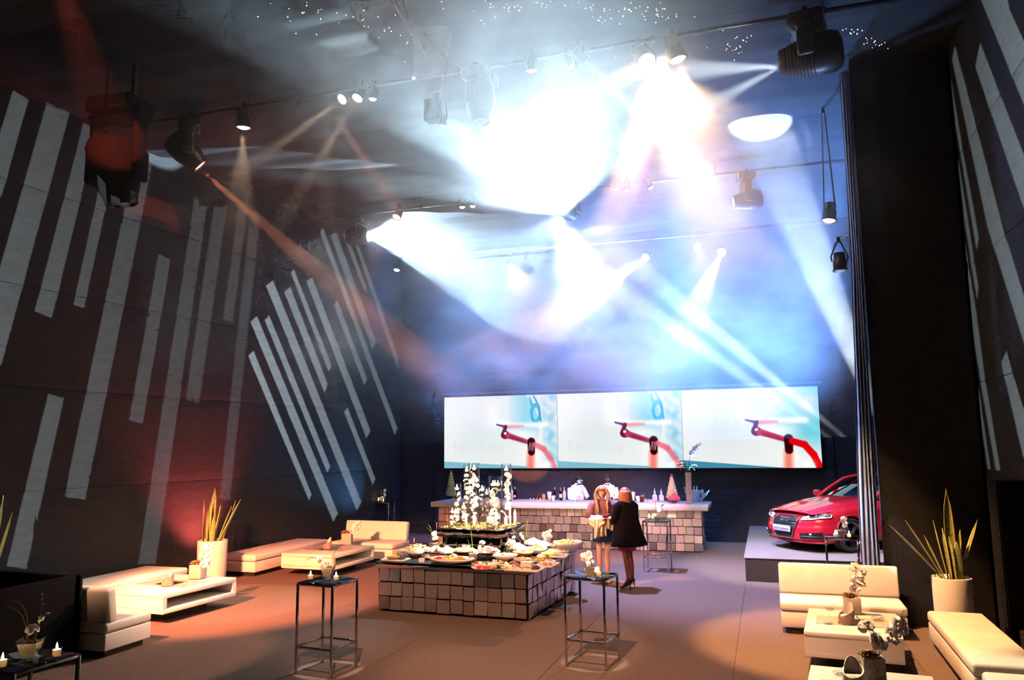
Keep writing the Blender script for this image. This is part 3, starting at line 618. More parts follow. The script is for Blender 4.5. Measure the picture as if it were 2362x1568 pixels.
def vase_piece(label, c, rz, h=.15, flip=1, flow=2, style=0, group='orchid vases on the side tables'):
    t = thing('orchid_vase', label, 'vase', c, rz, group); a, b_ = .046, .078
    g = MB(); T = [(a, 0), (b_, h)]
    def sq(r, z): return [(-r, -r, z), (r, -r, z), (r, r, z), (-r, r, z)]
    g.add(sq(a, .001)+sq(b_, h)+sq(b_-.006, h)+sq(a-.006, .022), [(0, 3, 2, 1), (0, 1, 5, 4), (1, 2, 6, 5), (2, 3, 7, 6), (3, 0, 4, 7), (4, 5, 9, 8), (5, 6, 10, 9), (6, 7, 11, 10), (7, 4, 8, 11), (8, 9, 13, 12), (9, 10, 14, 13), (10, 11, 15, 14), (11, 8, 12, 15), (12, 13, 14, 15)])
    g.build('glass', m_glass, t)
    k = h*.86; rb = a+(b_-a)*k/h-.008; ra = a-.006
    s = MB(); s.add(sq(ra, .026)+sq(rb, k), [(0, 3, 2, 1), (0, 1, 5, 4), (1, 2, 6, 5), (2, 3, 7, 6), (3, 0, 4, 7), (4, 5, 6, 7)]); s.build('gravel', m_sand, t)
    su = link('succulent', SUCC, t, (.02*flip, -.01, k-.005)); su.scale = (.6, .6, .6)
    z = k
    if style == 0:      # blades loop one way, orchid stands the other way
        blade(t, (-.02*flip, 0, z), (-.01*flip, 0, z+.30), (-.16*flip, .0, z+.30)); blade(t, (-.025*flip, .01, z), (-.04*flip, .01, z+.24), (-.17*flip, 0, z+.25))
        orchid(t, (.02*flip, 0, z), (.07*flip, -.01, z+.12), (.06*flip, 0, z+.34), flow, 3, 1.15, .35, .6)
    elif style == 1:    # long arching orchid spray
        orchid(t, (.01, 0, z), (-.10*flip, -.02, z+.17), (-.25*flip, -.02, z+.09), flow, 3, 1., .2, .5)
        blade(t, (.03*flip, 0, z), (.04*flip, 0, z+.22), (.15*flip, 0, z+.31)); blade(t, (.04*flip, .01, z), (.06*flip, 0, z+.2), (.16*flip, 0, z+.28))
    elif style == 2:    # upright blade, low flowers
        blade(t, (-.02*flip, 0, z), (-.02*flip, 0, z+.2), (-.05*flip, 0, z+.36), .006); blade(t, (-.03*flip, 0, z), (-.06*flip, 0, z+.1), (-.10*flip, 0, z+.22), .004)
        orchid(t, (.02*flip, 0, z), (.06*flip, -.02, z+.05), (.13*flip, -.02, z+.20), flow, 2, 1.1, .3, .95)
    else:               # tall curved bud stem with a cluster of flowers at the rim
        orchid(t, (.0, 0, z), (-.04*flip, 0, z+.28), (-.22*flip, 0, z+.34), 1, 4, 1., .35, .4)
        for k_ in range(flow):
            o = link('orchid_flower', ORCH, t, (random.uniform(-.07, .06), random.uniform(-.06, .0), z+random.uniform(.03, .12)), (random.uniform(.7, 1.5), random.uniform(-.5, .5), random.uniform(-1, 1))); o.scale = (1.25,)*3
    return t
def votive():
    t = thing('votive_candle', 'v', 'candle')
    MB().lathe([(1e-4, .001), (.027, .001), (.030, .02), (.036, .09), (.033, .09), (.028, .026), (1e-4, .024)], n=18, cap=False).build('glass', m_glass, t)
    MB().lathe([(1e-4, .027), (.0265, .027), (.031, .072), (.027, .072), (.024, .045), (1e-4, .043)], n=16, cap=False).build('wax', m_waxg, t); glow(t, (0, 0, .062), 1.6)
    MB().lathe([(1e-4, .070), (.0065, .080), (.0078, .090), (.004, .106), (1e-4, .122)], n=10, cap=False).build('flame', m_flame, t)
    return t
_vot = []
def candle(label, p, lamp=True, group='votive candles on the side tables'):
    if not _vot: t = votive(); _vot.append(t); t.location = p; t['label'] = label; t['group'] = group
    else: t = dup(_vot[0], p, random.uniform(0, 6), label)
    return t
def crystal_mesh():
    b = MB()
    for k in range(6):
        a = 2*PI*k/6; b.rbox((.045*math.cos(a), .045*math.sin(a), .018), (.042, .05, .036), .010, 1, rot=(0, 0, a))
    b.lathe([(1e-4, .002), (.04, .002), (.04, .012), (1e-4, .012)], n=14, cap=False); return b.mesh('crystal_ashtray', m_glass)
CRY = crystal_mesh()
def crystal(label, p, s=1.): o = link('crystal_ashtray', CRY, None, p, (0, 0, random.uniform(0, 1))); o.scale = (s,)*3; tag(o, label, 'ashtray', 'faceted glass ashtrays'); return o
def curved_holder(label, p, rz, s=1., white=False):
    t = thing('candle_holder', label, 'candle holder', p, rz, 'slant cut candle holders'); t.scale = (s,)*3; n = 24; R = .088
    def cut(a): return .125+.045*math.sin(a)
    def ringw(ro, ri, z0, top, name, m, a0=0, a1=2*PI, closed=True):
        vs = []; N_ = n if closed else n+1
        for i in range(N_):
            a = a0+(a1-a0)*i/n; z1 = top(a)
            for r, z in ((ro, z0), (ro, z1), (ri, z1), (ri, z0)): vs.append((r*math.cos(a), r*math.sin(a), z))
        fs = [((i*4+j), ((i+1) % N_)*4+j, ((i+1) % N_)*4+(j+1) % 4, i*4+(j+1) % 4) for i in range(n) for j in range(4)]
        if not closed: fs += [(0, 1, 2, 3), (n*4+3, n*4+2, n*4+1, n*4)]
        MB().add(vs, fs, False).build(name, m, t)
    ringw(R, R-.012, .001, cut, 'shell', m_pot if white else m_conc)
    ringw(R-.014, R-.022, .01, lambda a: .225-.07*abs((a-1.9)/1.2)**2, 'inner_screen', m_pot, .7, 3.1, False)
    MB().lathe([(1e-4, .008), (R-.026, .008), (R-.026, .09), (1e-4, .086)], n=20, cap=False).build('wax', m_wax, t)
    return t
def cube_planter(label, p, rz, stems, s=1., group='cube planters with succulent and orchid'):
    t = thing('cube_planter', label, 'planter', p, rz, group); q = .16*s; h = .17*s
    b = MB(); b.rbox((0, 0, h/2+.001), (q, q, h), .005, 2); b.build('cube', m_sand, t)
    b = MB()
    for k in range(26): b.ball((random.uniform(-.42, .42)*q, random.uniform(-.42, .42)*q, h+.001), random.uniform(.007, .013)*s, 5, 4, sc=(1, 1, .7))
    g = b.build('pebbles', m_pot, t); g['kind'] = 'stuff'
    su = link('succulent', SUCC, t, (-.03*s, -.01*s, h)); su.scale = (1.25*s,)*3
    for (b_, c_, nf) in stems: orchid(t, (.045*s, .02*s, h), Vector(b_), Vector(c_), nf, 3, 1.35*s, .45, .88)
    return t
def snake_leaf(par, base, az, lean, L_, w_, tw, bend=0.):
    d = Vector((math.cos(az), math.sin(az), 0)); n = 12; b = MB()
    vs = []
    for i in range(n):
        u = i/(n-1); off = d*(lean*L_*(u+bend*u*u)); p = Vector(base)+off+Vector((0, 0, L_*u*math.sqrt(max(.1, 1-lean*lean))))
        a = az+PI/2+tw*u; sd = Vector((math.cos(a), math.sin(a), 0)); ww = w_*(.45+.9*math.sin(PI*min(1, .18+.72*u)))*(1 if u < .8 else max(.03, (1-u)/.2)); nn = Vector((-sd.y, sd.x, 0))
        for k, q in enumerate((-1, -.72, 0, .72, 1)): vs.append(p+sd*(ww*q)+nn*(-.35*ww*(1-q*q)))
    for j in range(4):
        b.cur = 1 if j in (0, 3) else 0
        b.add([], [])
        for i in range(n-1): b.f.append((i*5+j, i*5+j+1, (i+1)*5+j+1, (i+1)*5+j)); b.sm.append(True); b.mi.append(b.cur)
    b.v = [tuple(v) for v in vs]
    solid(b.build('leaf', [m_lfg, m_lfy], par), .004)
def tall_planter(label, p, r, h, leaves):
    t = thing('snake_plant', label, 'potted plant', p, 0, 'snake plants in tall white pots')
    MB().lathe([(1e-4, .0), (r*.93, .0), (r*.95, .02), (r, h-.01), (r*.985, h), (r*.93, h), (r*.92, h-.06), (1e-4, h-.06)], n=36, cap=False).build('pot', m_pot, t)
    MB().lathe([(1e-4, h-.05), (r*.915, h-.055)], n=24, cap=False).build('soil', m_soil, t)
    for (x, y, az, ln, L_, w_, tw, bd) in leaves: snake_leaf(t, (x*r, y*r, h-.06), az, ln, L_, w_, tw, bd)
    return t
# ---- what stands on the tables
def gT(px, py, z=TH): p = gz(px, py, z); return (p.x, p.y, z)
# left side table
candle('burning votive candle on the left edge of the left tall table', gT(716, 1341))
candle('burning votive candle right of the orchid vase on the left tall table', gT(775, 1343))
vase_piece('gravel vase with a drooping orchid spray on the left tall table', gT(756, 1335), .3, style=1, flow=3)
crystal('faceted ashtray on the left tall table', gT(795, 1336), .9)
# right side table
candle('bright votive candle left of the vase on the tall table right of the buffet', gT(1355, 1327))
candle('votive candle right of the vase on the tall table right of the buffet', gT(1381, 1334))
vase_piece('gravel vase with a cluster of white orchids right of the buffet', gT(1366, 1333), -.2, style=3, flow=6)
crystal('faceted ashtray on the tall table right of the buffet', gT(1396, 1331), .9)
# by the bar
candle('left one of two candles on the tall table before the bar', gT(1497, 1199))
candle('right one of two candles on the tall table before the bar', gT(1506, 1200))
vase_piece('gravel vase with orchid on the tall table before the bar', gT(1516, 1199), .1, style=2, flow=5)
crystal('ashtray on the tall table before the bar', gT(1530, 1199), .9)
# by the car
candle('votive candle left of the vase in front of the car wheel', gT(1927, 1241))
candle('votive candle right of the vase in front of the car wheel', gT(1959, 1242))
vase_piece('gravel vase with orchid and grass in front of the car wheel', gT(1940, 1242), .2, style=0, flow=4)
# far left corner
candle('burning votive candle in the far left corner', gT(873, 1158))
candle('votive candle hidden before the vase in the far left corner', gT(884, 1160))
vase_piece('gravel vase with upright leaf in the far left corner', gT(882, 1157), 0, style=2, flow=4)
crystal('ashtray on the far corner side table', gT(897, 1157), 1.1)
# front left corner
candle('burning votive candle right of the vase in the lower left corner', gT(129.5, 1521))
candle('votive candle cut by the left edge of the photo', gT(4, 1546))
vase_piece('crystal gravel vase with one orchid and looping grass, lower left corner', gT(67, 1523), .5, style=0, flow=2)

# coffee tables
def gC(px, py, z=.447): p = gz(px, py, z); return (p.x, p.y, z)
curved_holder('slant cut concrete candle holder on the near left coffee table', gC(386, 1350), -1.0)
cube_planter('gravel cube with succulent and tall orchid before the left planter', gC(456, 1333), .15, [((.12, 0, .30), (.20, .05, .62), 7), ((.15, -.05, .22), (.30, -.05, .30), 5)], 1.25)
curved_holder('slant cut concrete candle holder on the far left coffee table', gC(755, 1265), -1.0)
cube_planter('gravel cube with succulent and orchid on the far left coffee table', gC(800.5, 1254), .3, [((.1, 0, .26), (.26, 0, .50), 6), ((.12, -.02, .25), (.29, -.03, .46), 5)], 1.3)
gR = lambda px, py: gC(px, py, .437)
curved_holder('slant cut concrete candle holder on the right coffee table', gR(1953, 1437), -1.2, 1.0)
cube_planter('gravel cube with succulent and orchid before the right sofa', gR(1967, 1413), .1, [((.10, 0, .26), (.16, -.02, .62), 7), ((.02, 0, .30), (.10, -.02, .66), 4)], 1.1)
crystal('left rear glass ashtray on the right coffee table', gR(1914, 1407), .8); crystal('left front glass ashtray on the right coffee table', gR(1911, 1440), .8)
crystal('large pebble filled glass bowl on the right coffee table', gR(2026, 1431), 1.1)
# front right
curved_holder('white slant cut candle holder at the lower edge of the photo', gR(1970, 1580), -.3, 1., True)
cube_planter('large speckled gravel cube with dark succulent at the lower edge of the photo', gR(2016, 1566), .05, [((.10, 0, .30), (-.10, .05, .52), 5), ((.16, 0, .34), (.30, .10, .58), 7)], 1.12)
crystal('glass ashtray beside the white candle holder at the lower edge', gR(1938, 1556), .9)

# snake plants
tall_planter('orange lit snake plant in a white cylinder pot by the left wall', (-10.0, 12.62, 0), .27, .80,
    [(-.6, -.2, 3.3, .03, .80, .034, .5, 0), (-.5, .1, 2.9, .04, .62, .030, .3, 0), (-.3, -.3, 1., .02, .48, .03, .4, 0), (-.2, 0, 1.2, .05, 1.02, .045, .5, 0), (0, -.3, 4., .03, .78, .032, .2, 0), (.1, .1, .5, .10, .70, .03, .4, 0),
     (.2, -.2, 0, .20, .72, .03, .3, 0), (.4, 0, .2, .32, .72, .03, .3, .1), (.55, -.1, -.1, .50, .95, .032, .3, .05), (.5, .3, .5, .28, .82, .026, .2, 0), (-.4, .4, 2, .08, .85, .03, .2, 0), (.3, -.4, 5.6, .1, .55, .028, .2, 0)])
tall_planter('green lit snake plant in a white cylinder pot beside the right bench', (2.2, 11.62, 0), .235, .77,
    [(-.35, -.1, 3.2, .62, .90, .036, .35, .10), (-.3, .1, 3.1, .46, .86, .026, .3, .05), (-.25, -.1, 3.0, .36, .62, .036, .3, .0), (-.1, .1, 2.8, .17, .78, .030, .3, 0), (0, -.1, 3.3, .10, .68, .036, .2, 0),
     (.1, 0, 1.5, .02, 1.18, .046, .4, 0), (.2, -.2, 3.2, .08, .58, .034, .3, 0), (.35, -.2, 4.4, .03, .52, .040, .3, 0), (.35, .1, 0., .10, .66, .034, .4, 0), (.4, .1, .2, .28, .82, .026, .4, .25), (.15, .2, 0.4, .06, .72, .03, .2, 0)])
tall_planter('snake plant whose leaf tips show at the left edge of the photo', (-9.93, 8.04, 0), .22, .78,
    [(.2, 0, .2, .26, 1.0, .034, .3, 0), (.1, 0, .1, .12, 1.2, .036, .3, 0), (-.2, .2, 2.6, .2, .9, .03, .2, 0), (.3, -.2, 5.9, .3, .75, .03, .2, 0)])
# black partition in the lower left, black LED panel on the right
t = thing('black_partition', 'black cloth covered partition in the lower left corner', 'partition', (-8.1, 6.6, 0))
p = gz(188, 1325, 1.0)
MB().rbox((p.x-.9+8.1, p.y-.03-6.6, .5), (1.8, .12, 1.0), .01).build('front_panel', m_matte, t)
MB().rbox((p.x-.05+8.1, p.y-.75-6.6+.0, .5), (.1, 1.5, 1.0), .01).build('side_panel', m_matte, t)
t = thing('display_panel', 'tall black display panel standing behind the right bench', 'screen', (2.60, 10.25, 0))
b = MB(); b.rbox((0, 0, 1.26), (.36, .36, 1.60), .012); b.build('cabinet', m_matte, t)
MB().box((.0, -.185, 1.26), (.32, .012, 1.54)).build('front_glass', m_matte, t)
b = MB()
for k in range(40): b.ball((-.182, -.175, .52+k*.038), .0045, 5, 4)
b.build('edge_rivet', m_chrome, t)['kind'] = 'stuff'
for s in (-1, 1): MB().rbox((s*.10, 0, .235), (.06, .34, .47), .008).build('foot', m_matte, t)
# ------------------------------------------------------------------ buffet clad in loose metal squares
m_tile = mat('brushed_steel_tile', (.66, .63, .62), .40, 1., var=.07, vs=3)
m_tile2 = mat('polished_steel_tile', (.76, .74, .72), .26, 1., var=.05, vs=3)
m_mirror = mat('dark_mirror', (.32, .32, .33), .04, 1., var=.05, vs=3)
m_porc = mat('white_porcelain', (.86, .84, .80), .2, var=.02, spec=.5)
TILE = [MB().box((0, 0, 0), (1, .010, 1)).mesh('tile', m) for m in (m_tile, m_tile2)]
def tiles(par, o, u, n, cols, rows, z0, th, jit=1., top=None):
    """squares hung on a face: o = corner, u = along the face, n = outward"""
    u = Vector(u); n = Vector(n); W = u.length; u = u.normalized(); rz = math.atan2(u.y, u.x)
    for r in range(rows):
        x = 0.; ws = [random.uniform(.86, 1.14) for _ in range(cols)]; k = W/sum(ws)
        for w_ in ws:
            ww = w_*k; h = th
            dz = random.uniform(-.008, .008)*jit
            p = Vector(o)+u*(x+ww/2)+n*(.012+random.uniform(0, .014)*jit)+Vector((0, 0, z0+r*th+th/2+dz))
            big = random.random() < .06*jit
            t = link('tile', TILE[random.random() < .28], par, p, (random.gauss(0, .05)*jit+(.07 if big else 0), random.gauss(0, .012)*jit, rz+random.gauss(0, .03)*jit))
            t.scale = (ww-.013, 1, h-.017); x += ww
def clips(par, o, u, n, cols, rows, z0, th):
    b = MB(); u = Vector(u); n = Vector(n)
    for r in range(1, rows):
        for c in range(cols):
            p = Vector(o)+u*((c+.5)/cols)+n*.032+Vector((0, 0, z0+r*th)); b.box(p, (.008, .008, .02))
    g = b.build('tile_clip', m_chrome, par); g['kind'] = 'stuff'
BC = Vector((-4.53, 12.40, 0)); BR = -.045; BW = 2.50
bf = thing('buffet_table', 'large square buffet clad in loose metal squares', 'buffet', BC, BR)
MB().box((0, 0, .37), (BW-.10, BW-.10, .66)).build('carcass', m_plin, bf)
hw = BW/2-.04
for o, u, n in (((-hw, -hw, 0), (2*hw, 0, 0), (0, -1, 0)), ((hw, -hw, 0), (0, 2*hw, 0), (1, 0, 0)), ((-hw, hw, 0), (0, -2*hw, 0), (-1, 0, 0)), ((hw, hw, 0), (-2*hw, 0, 0), (0, 1, 0))):
    tiles(bf, o, u, n, 12, 3, .03, .208); clips(bf, o, u, n, 12, 3, .03, .208)
MB().rbox((0, 0, .70), (BW+.03, BW+.03, .085), .004, 1).build('mirror_edge', m_mirror, bf)
MB().rbox((0, 0, .743), (BW+.02, BW+.02, .006), .002, 1).build('mirror_top', m_tile2, bf)
BZ = .747
ped = thing('mirror_pedestal', 'dark mirrored pedestal with tray in the middle of the buffet', 'pedestal', (-4.60, 12.60, BZ), -.06)
MB().rbox((0, 0, .155), (.98, .98, .31), .004, 1).build('column', m_mirror, ped)
MB().rbox((0, 0, .365), (1.14, 1.10, .11), .004, 1).build('tray', m_mirror, ped)
b = MB(); b.rbox((0, 0, .423), (1.15, 1.11, .008), .002, 1); b.rbox((0, 0, .307), (1.15, 1.11, .008), .002, 1); b.build('tray_edge', m_chrome, ped)
TZ = BZ+.428
m_moss = mat('moss', (.12, .11, .03), .9, col2=(.30, .22, .08), vs=60)
b = MB()
for k in range(900):
    x, y = random.uniform(-.53, .53), random.uniform(-.51, .51)
    if max(abs(x)/.55, abs(y)/.53) < .62 and random.random() < .7: continue
    b.ball((x, y, .43+random.uniform(0, .012)), random.uniform(.006, .016), 4, 3, sc=(1.3, 1., .8))
b.build('moss', m_moss, ped)['kind'] = 'stuff'

# vases with floating candles and sunken orchids
def mat_water(): return glassmat('water', (.94, .96, .95), .6)
m_water = mat_water()
def flame_at(par, p, s=1.):
    glow(par, (p[0], p[1], p[2]+.06), 15.)
    MB().lathe([(1e-4, 0), (.0065*s, .01*s), (.0075*s, .02*s), (.004*s, .034*s), (1e-4, .05*s)], c=p, n=8, cap=False).build('flame', m_flame, par)
def cyl_vase(label, p, r, h, nflow, fl=True, water=.8, wide=False):
    t = thing('cylinder_vase', label, 'vase', p, random.uniform(0, 6), 'cylinder vases with floating candles')
    MB().lathe([(1e-4, .001), (r, .001), (r, h), (r-.005, h), (r-.005, .014), (1e-4, .014)], n=26, cap=False).build('glass', m_glass, t)
    hw_ = h*water
    MB().lathe([(1e-4, hw_), (r-.0055, hw_)], n=20, cap=False).build('water', m_water, t)
    for k in range(nflow):
        u = (k+.5)/nflow; a = random.uniform(0, 2*PI); q = random.uniform(.15, .62)*r
        z = .05+(hw_-.1)*(u**.8); s = min(1.5, r/.055)*random.uniform(.85, 1.1)
        o = link('orchid_flower', ORCH, t, (q*math.cos(a), q*math.sin(a), z), (random.uniform(.2, 1.5), random.uniform(-.6, .6), random.uniform(-2, 2))); o.scale = (s,)*3
    pts = [(r*.5*math.cos(i*1.1), r*.5*math.sin(i*1.1), .03+(hw_-.08)*i/9) for i in range(10)]
    MB().tube(pts, .004, n=5).build('orchid_stem', m_stem, t)
    if fl:
        n = 3 if wide else 1
        for k in range(n):
            a = 2*PI*k/n; q = r*.45 if wide else 0; rr = min(.034, r*.6)
            MB().lathe([(1e-4, hw_-.02), (rr*.8, hw_-.02), (rr, hw_+.004), (rr*.93, hw_+.02), (1e-4, hw_+.016)], c=(q*math.cos(a), q*math.sin(a), 0), n=14, cap=False).build('floating_candle', m_wax, t)
            flame_at(t, (q*math.cos(a), q*math.sin(a), hw_+.018), 1.1)
    return t
def pT(px, py, z=TZ): p = gz(px, py, z); return (p.x, p.y, z)
for a in (('tall cylinder vase at the back left of the candle tray', pT(1077, 1204), .060, 1.0, 9, True, .9),
          ('tall cylinder vase full of orchids, left of centre on the candle tray', pT(1094, 1209), .092, 1.04, 14, True, .9),
          ('tall cylinder vase full of orchids on the right of the candle tray', pT(1169, 1208), .086, 1.02, 13, True, .9),
          ('thick cylinder vase right of centre with candles near its rim', pT(1143, 1206), .112, .80, 13, True, .82, True),
          ('medium cylinder vase at the left end with a burning candle', pT(1054, 1207), .074, .69, 5, True, .86),
          ('narrow cylinder vase behind, left of the thick middle vase', pT(1112, 1203), .048, .63, 5, True, .88),
          ('narrow cylinder vase touching the thick middle vase', pT(1123, 1204), .050, .62, 5, True, .8),
          ('low wide vase at the left front of the candle tray', pT(1050, 1213), .115, .31, 5, True, .72, True),
          ('low wide vase of white blossoms at the front of the candle tray', pT(1138, 1219), .112, .27, 12, True, .85, True),
          ('short vase with candle between the two left tall vases', pT(1070, 1212), .055, .36, 4, True, .85)): cyl_vase(*a)
def pillar(label, p, h, r=.018):
    t = thing('pillar_candle', label, 'candle', p, 0, 'pillar candles on the tray')
    MB().lathe([(1e-4, 0), (r, 0), (r, h), (r*.7, h-.004), (1e-4, h-.003)], n=14, cap=False).build('wax', m_wax, t); flame_at(t, (0, 0, h-.002), 1.)
for a in (('white pillar candle beside the low left vase', pT(1075, 1217), .18), ('white pillar candle at the front middle of the tray', pT(1094, 1222), .22, .022), ('white pillar candle right of the low blossom vase', pT(1167, 1218), .16, .022),
          ('tall thin candle before the right tall vase', pT(1177, 1214), .24, .013), ('white pillar candle at the far right corner of the tray', pT(1188, 1210), .21)): pillar(*a)

# ---- dishes
_fm = {}
def fm(c, v=.25):
    if c not in _fm: _fm[c] = mat('food', c, .5, col2=tuple(min(1, x*1.5) for x in c), vs=45, bump=.3, bs=70, spec=.4)
    return _fm[c]
CREAM = (.74, .62, .42); BREAD = (.66, .46, .24); YELL = (.72, .58, .10); GREEN = (.14, .28, .05); REDC = (.55, .05, .05); PINK = (.70, .34, .32); ORA = (.72, .34, .10); PURP = (.10, .03, .06); WHITE = (.82, .78, .70); BROWN = (.30, .14, .06)
m_dishglass = m_glass
def dish(label, px, kind, size, foods, riser=0., rz=None, name=None):
    p = gz(px[0], px[1], BZ+.002+riser*.6); t = thing(name or {'rect': 'platter', 'round': 'plate', 'bowl': 'bowl', 'oval': 'divided_dish', 'basket': 'basket'}[kind], label, {'rect': 'platter', 'round': 'plate', 'bowl': 'bowl', 'oval': 'dish', 'basket': 'basket'}[kind], (p.x, p.y, BZ), random.uniform(-.3, .3) if rz is None else rz, 'buffet dishes')
    a = size
    if riser:
        MB().lathe([(a*.7, .0), (a*.7, riser-.008), (1e-4, riser-.006), (1e-4, riser), (a*.74, riser), (a*.74, .0)], n=24, cap=False).build('glass_riser', m_glass, t)
    z = riser+.001
    b = MB()
    if kind == 'rect':
        b.rbox((0, 0, z+.008), (a*2, a*1.4, .016), .006, 1); 
        for s in (-1, 1): b.rbox((s*(a-.012), 0, z+.018), (.024, a*1.4, .02), .006, 1); b.rbox((0, s*(a*.7-.012), z+.018), (a*2, .024, .02), .006, 1)
        zf = z+.018; R = (a*.85, a*.52)
    elif kind == 'round':
        b.lathe([(1e-4, z), (a*.6, z), (a, z+.018), (a, z+.022), (a*.6, z+.008), (1e-4, z+.008)], n=28, cap=False); zf = z+.01; R = (a*.78, a*.78)
    elif kind in ('bowl', 'basket'):
        b.lathe([(1e-4, z), (a*.55, z), (a*.85, z+a*.4), (a, z+a*.62), (a*.94, z+a*.62), (a*.5, z+.012), (1e-4, z+.012)], n=26, cap=False); zf = z+a*.42; R = (a*.72, a*.72)
    else:
        b.lathe([(1e-4, z), (a*.6, z), (a, z+.05), (a*1.02, z+.075), (a*.96, z+.075), (a*.62, z+.02), (1e-4, z+.02)], n=34, cap=False, sy=.66)
        b.box((0, 0, z+.045), (a*1.7, .012, .05)); b.box((-a*.3, -a*.2, z+.045), (.012, a*.5, .05)); b.box((a*.3, -a*.2, z+.045), (.012, a*.5, .05)); zf = z+.035; R = (a*.8, a*.5)
    b.build('dish', m_porc if kind != 'basket' else fm(BROWN), t)
    for (c, n, r, shp, reg) in foods:
        f = MB(); cx, cy_, ex, ey = reg
        for k in range(n):
            q = math.sqrt(random.random()); aa = random.uniform(0, 2*PI)
            x = cx*R[0]+ex*R[0]*q*math.cos(aa); y = cy_*R[1]+ey*R[1]*q*math.sin(aa); zz = zf+r*.5+(1-q)*r*1.8*(n > 8)
            if shp == 'ball': f.ball((x, y, zz), r*random.uniform(.8, 1.1), 7, 5)
            elif shp == 'slice': f.rbox((x, y, zz), (r*2.2, r*1.6, r*.4), r*.15, 1, rot=(random.uniform(-.5, .5), random.uniform(-.5, .5), random.uniform(0, 6)))
            elif shp == 'leaf':
                f.rbox((x, y, zz+r*.4), (r*2.4, r*1.2, r*.25), r*.1, 1, rot=(random.uniform(-.9, .9), random.uniform(-.9, .9), random.uniform(0, 6)))
            elif shp == 'disc': f.lathe([(1e-4, 0), (r, 0), (r*1.03, r*.12), (r, r*.26), (1e-4, r*.3)], c=(x, y, zf), n=22, cap=False)
            elif shp == 'stick': f.cyl((x, y, zf), (x+random.uniform(-.004, .004), y, zf+r*6), r*.35, n=5)
            elif shp == 'wedge': f.prism([(x-r, y-r*.6), (x+r, y-r*.8), (x+r*.9, y+r*.8), (x-r*.7, y+r*.5)], zf, zf+r*1.1)
            elif shp == 'half': f.lathe([(1e-4, 0), (r*.8, r*.1), (r*1.2, r*.5), (r*1.1, r*.52), (1e-4, r*.4)], c=(x, y, zf), n=20, cap=False)
        f.build('food', fm(c), t)['kind'] = 'stuff'
    return t
A_ = (0, 0, 1, 1)
dish('square white platter with half melon, yellow fruit and red grapes', (912, 1292), 'rect', .20, [(BROWN, 1, .085, 'half', (-.1, -.5, 0, 0)), (CREAM, 1, .07, 'half', (-.1, -.5, 0, 0)), (YELL, 26, .022, 'ball', (-.2, .4, .6, .5)), (GREEN, 10, .028, 'leaf', (.1, .6, .6, .4)), (PURP, 22, .016, 'ball', (.6, .2, .3, .6))])
dish('bowl heaped with cream pastries behind the melon platter', (958, 1284), 'bowl', .15, [(CREAM, 34, .032, 'ball', A_), (BREAD, 8, .03, 'slice', A_)])
dish('large oval divided white dish of antipasti at the front edge', (1042, 1298), 'oval', .36, [(REDC, 26, .026, 'slice', (-.6, -.45, .3, .4)), (YELL, 30, .026, 'slice', (0, -.45, .25, .4)), (ORA, 24, .028, 'ball', (.62, -.4, .3, .4)), (PINK, 30, .034, 'slice', (0, .5, .7, .35))], rz=-.05)
dish('round platter with red rose and greens on a glass riser', (1005, 1279), 'round', .17, [(WHITE, 34, .03, 'ball', A_), (GREEN, 10, .03, 'leaf', (.1, -.3, .4, .3)), (REDC, 6, .022, 'ball', (.2, -.2, .12, .12)), (PINK, 10, .03, 'slice', A_)], .10)
dish('tray of sliced bread along the left edge of the buffet', (960, 1268), 'rect', .26, [(BREAD, 30, .035, 'slice', A_), (CREAM, 20, .03, 'slice', A_)], rz=1.4)
dish('dark bowl of olives with a serving spoon at the left rear edge', (955, 1262), 'bowl', .09, [(PURP, 24, .018, 'ball', A_), (WHITE, 1, .02, 'stick', (0, 0, .1, .1))])
dish('round plate of white meringues left of the pedestal', (1030, 1282), 'round', .12, [(WHITE, 26, .036, 'ball', A_), (GREEN, 8, .03, 'leaf', (-.5, -.2, .3, .4))], .10)
dish('round tart with a row of skewers on a glass riser', (1072, 1279), 'round', .20, [(BREAD, 1, .15, 'disc', (0, 0, 0, 0)), (ORA, 30, .022, 'ball', (0, .1, .8, .5)), (CREAM, 18, .014, 'stick', (.1, .2, .5, .2))], .12)
dish('mound of pink ham slices on a glass riser before the pedestal', (1124, 1280), 'round', .21, [(PINK, 60, .034, 'slice', A_), (REDC, 14, .03, 'slice', A_)], .10)
dish('round pie with red base and green garnish at the front edge', (1117, 1311), 'round', .19, [(REDC, 1, .15, 'disc', (0, 0, 0, 0)), (WHITE, 30, .026, 'ball', A_), (GREEN, 9, .03, 'leaf', (0, .1, .35, .35))])
dish('plate of pale bread slices right of the garnished pie', (1156, 1312), 'round', .18, [(CREAM, 26, .042, 'slice', A_)])
dish('large white bowl of shredded salad in front of the pedestal corner', (1166, 1297), 'bowl', .19, [(WHITE, 60, .024, 'slice', A_), (CREAM, 20, .022, 'leaf', A_)])
dish('cheese platter with a big wedge and black grapes at the front right corner', (1211, 1314), 'rect', .26, [(CREAM, 30, .026, 'wedge', (-.1, -.5, .8, .4)), (WHITE, 1, .085, 'wedge', (.1, .3, 0, 0)), (PURP, 34, .019, 'ball', (.72, .1, .25, .5)), (PURP, 20, .018, 'ball', (-.5, .5, .25, .3))], rz=-.06)
dish('plate of salad with a red pepper flower near the right edge', (1252, 1296), 'round', .20, [(REDC, 12, .03, 'ball', (.1, .3, .22, .22)), (GREEN, 10, .03, 'leaf', (.4, .3, .3, .3)), (YELL, 18, .024, 'leaf', (-.3, -.3, .5, .4)), (PINK, 14, .026, 'slice', A_)])
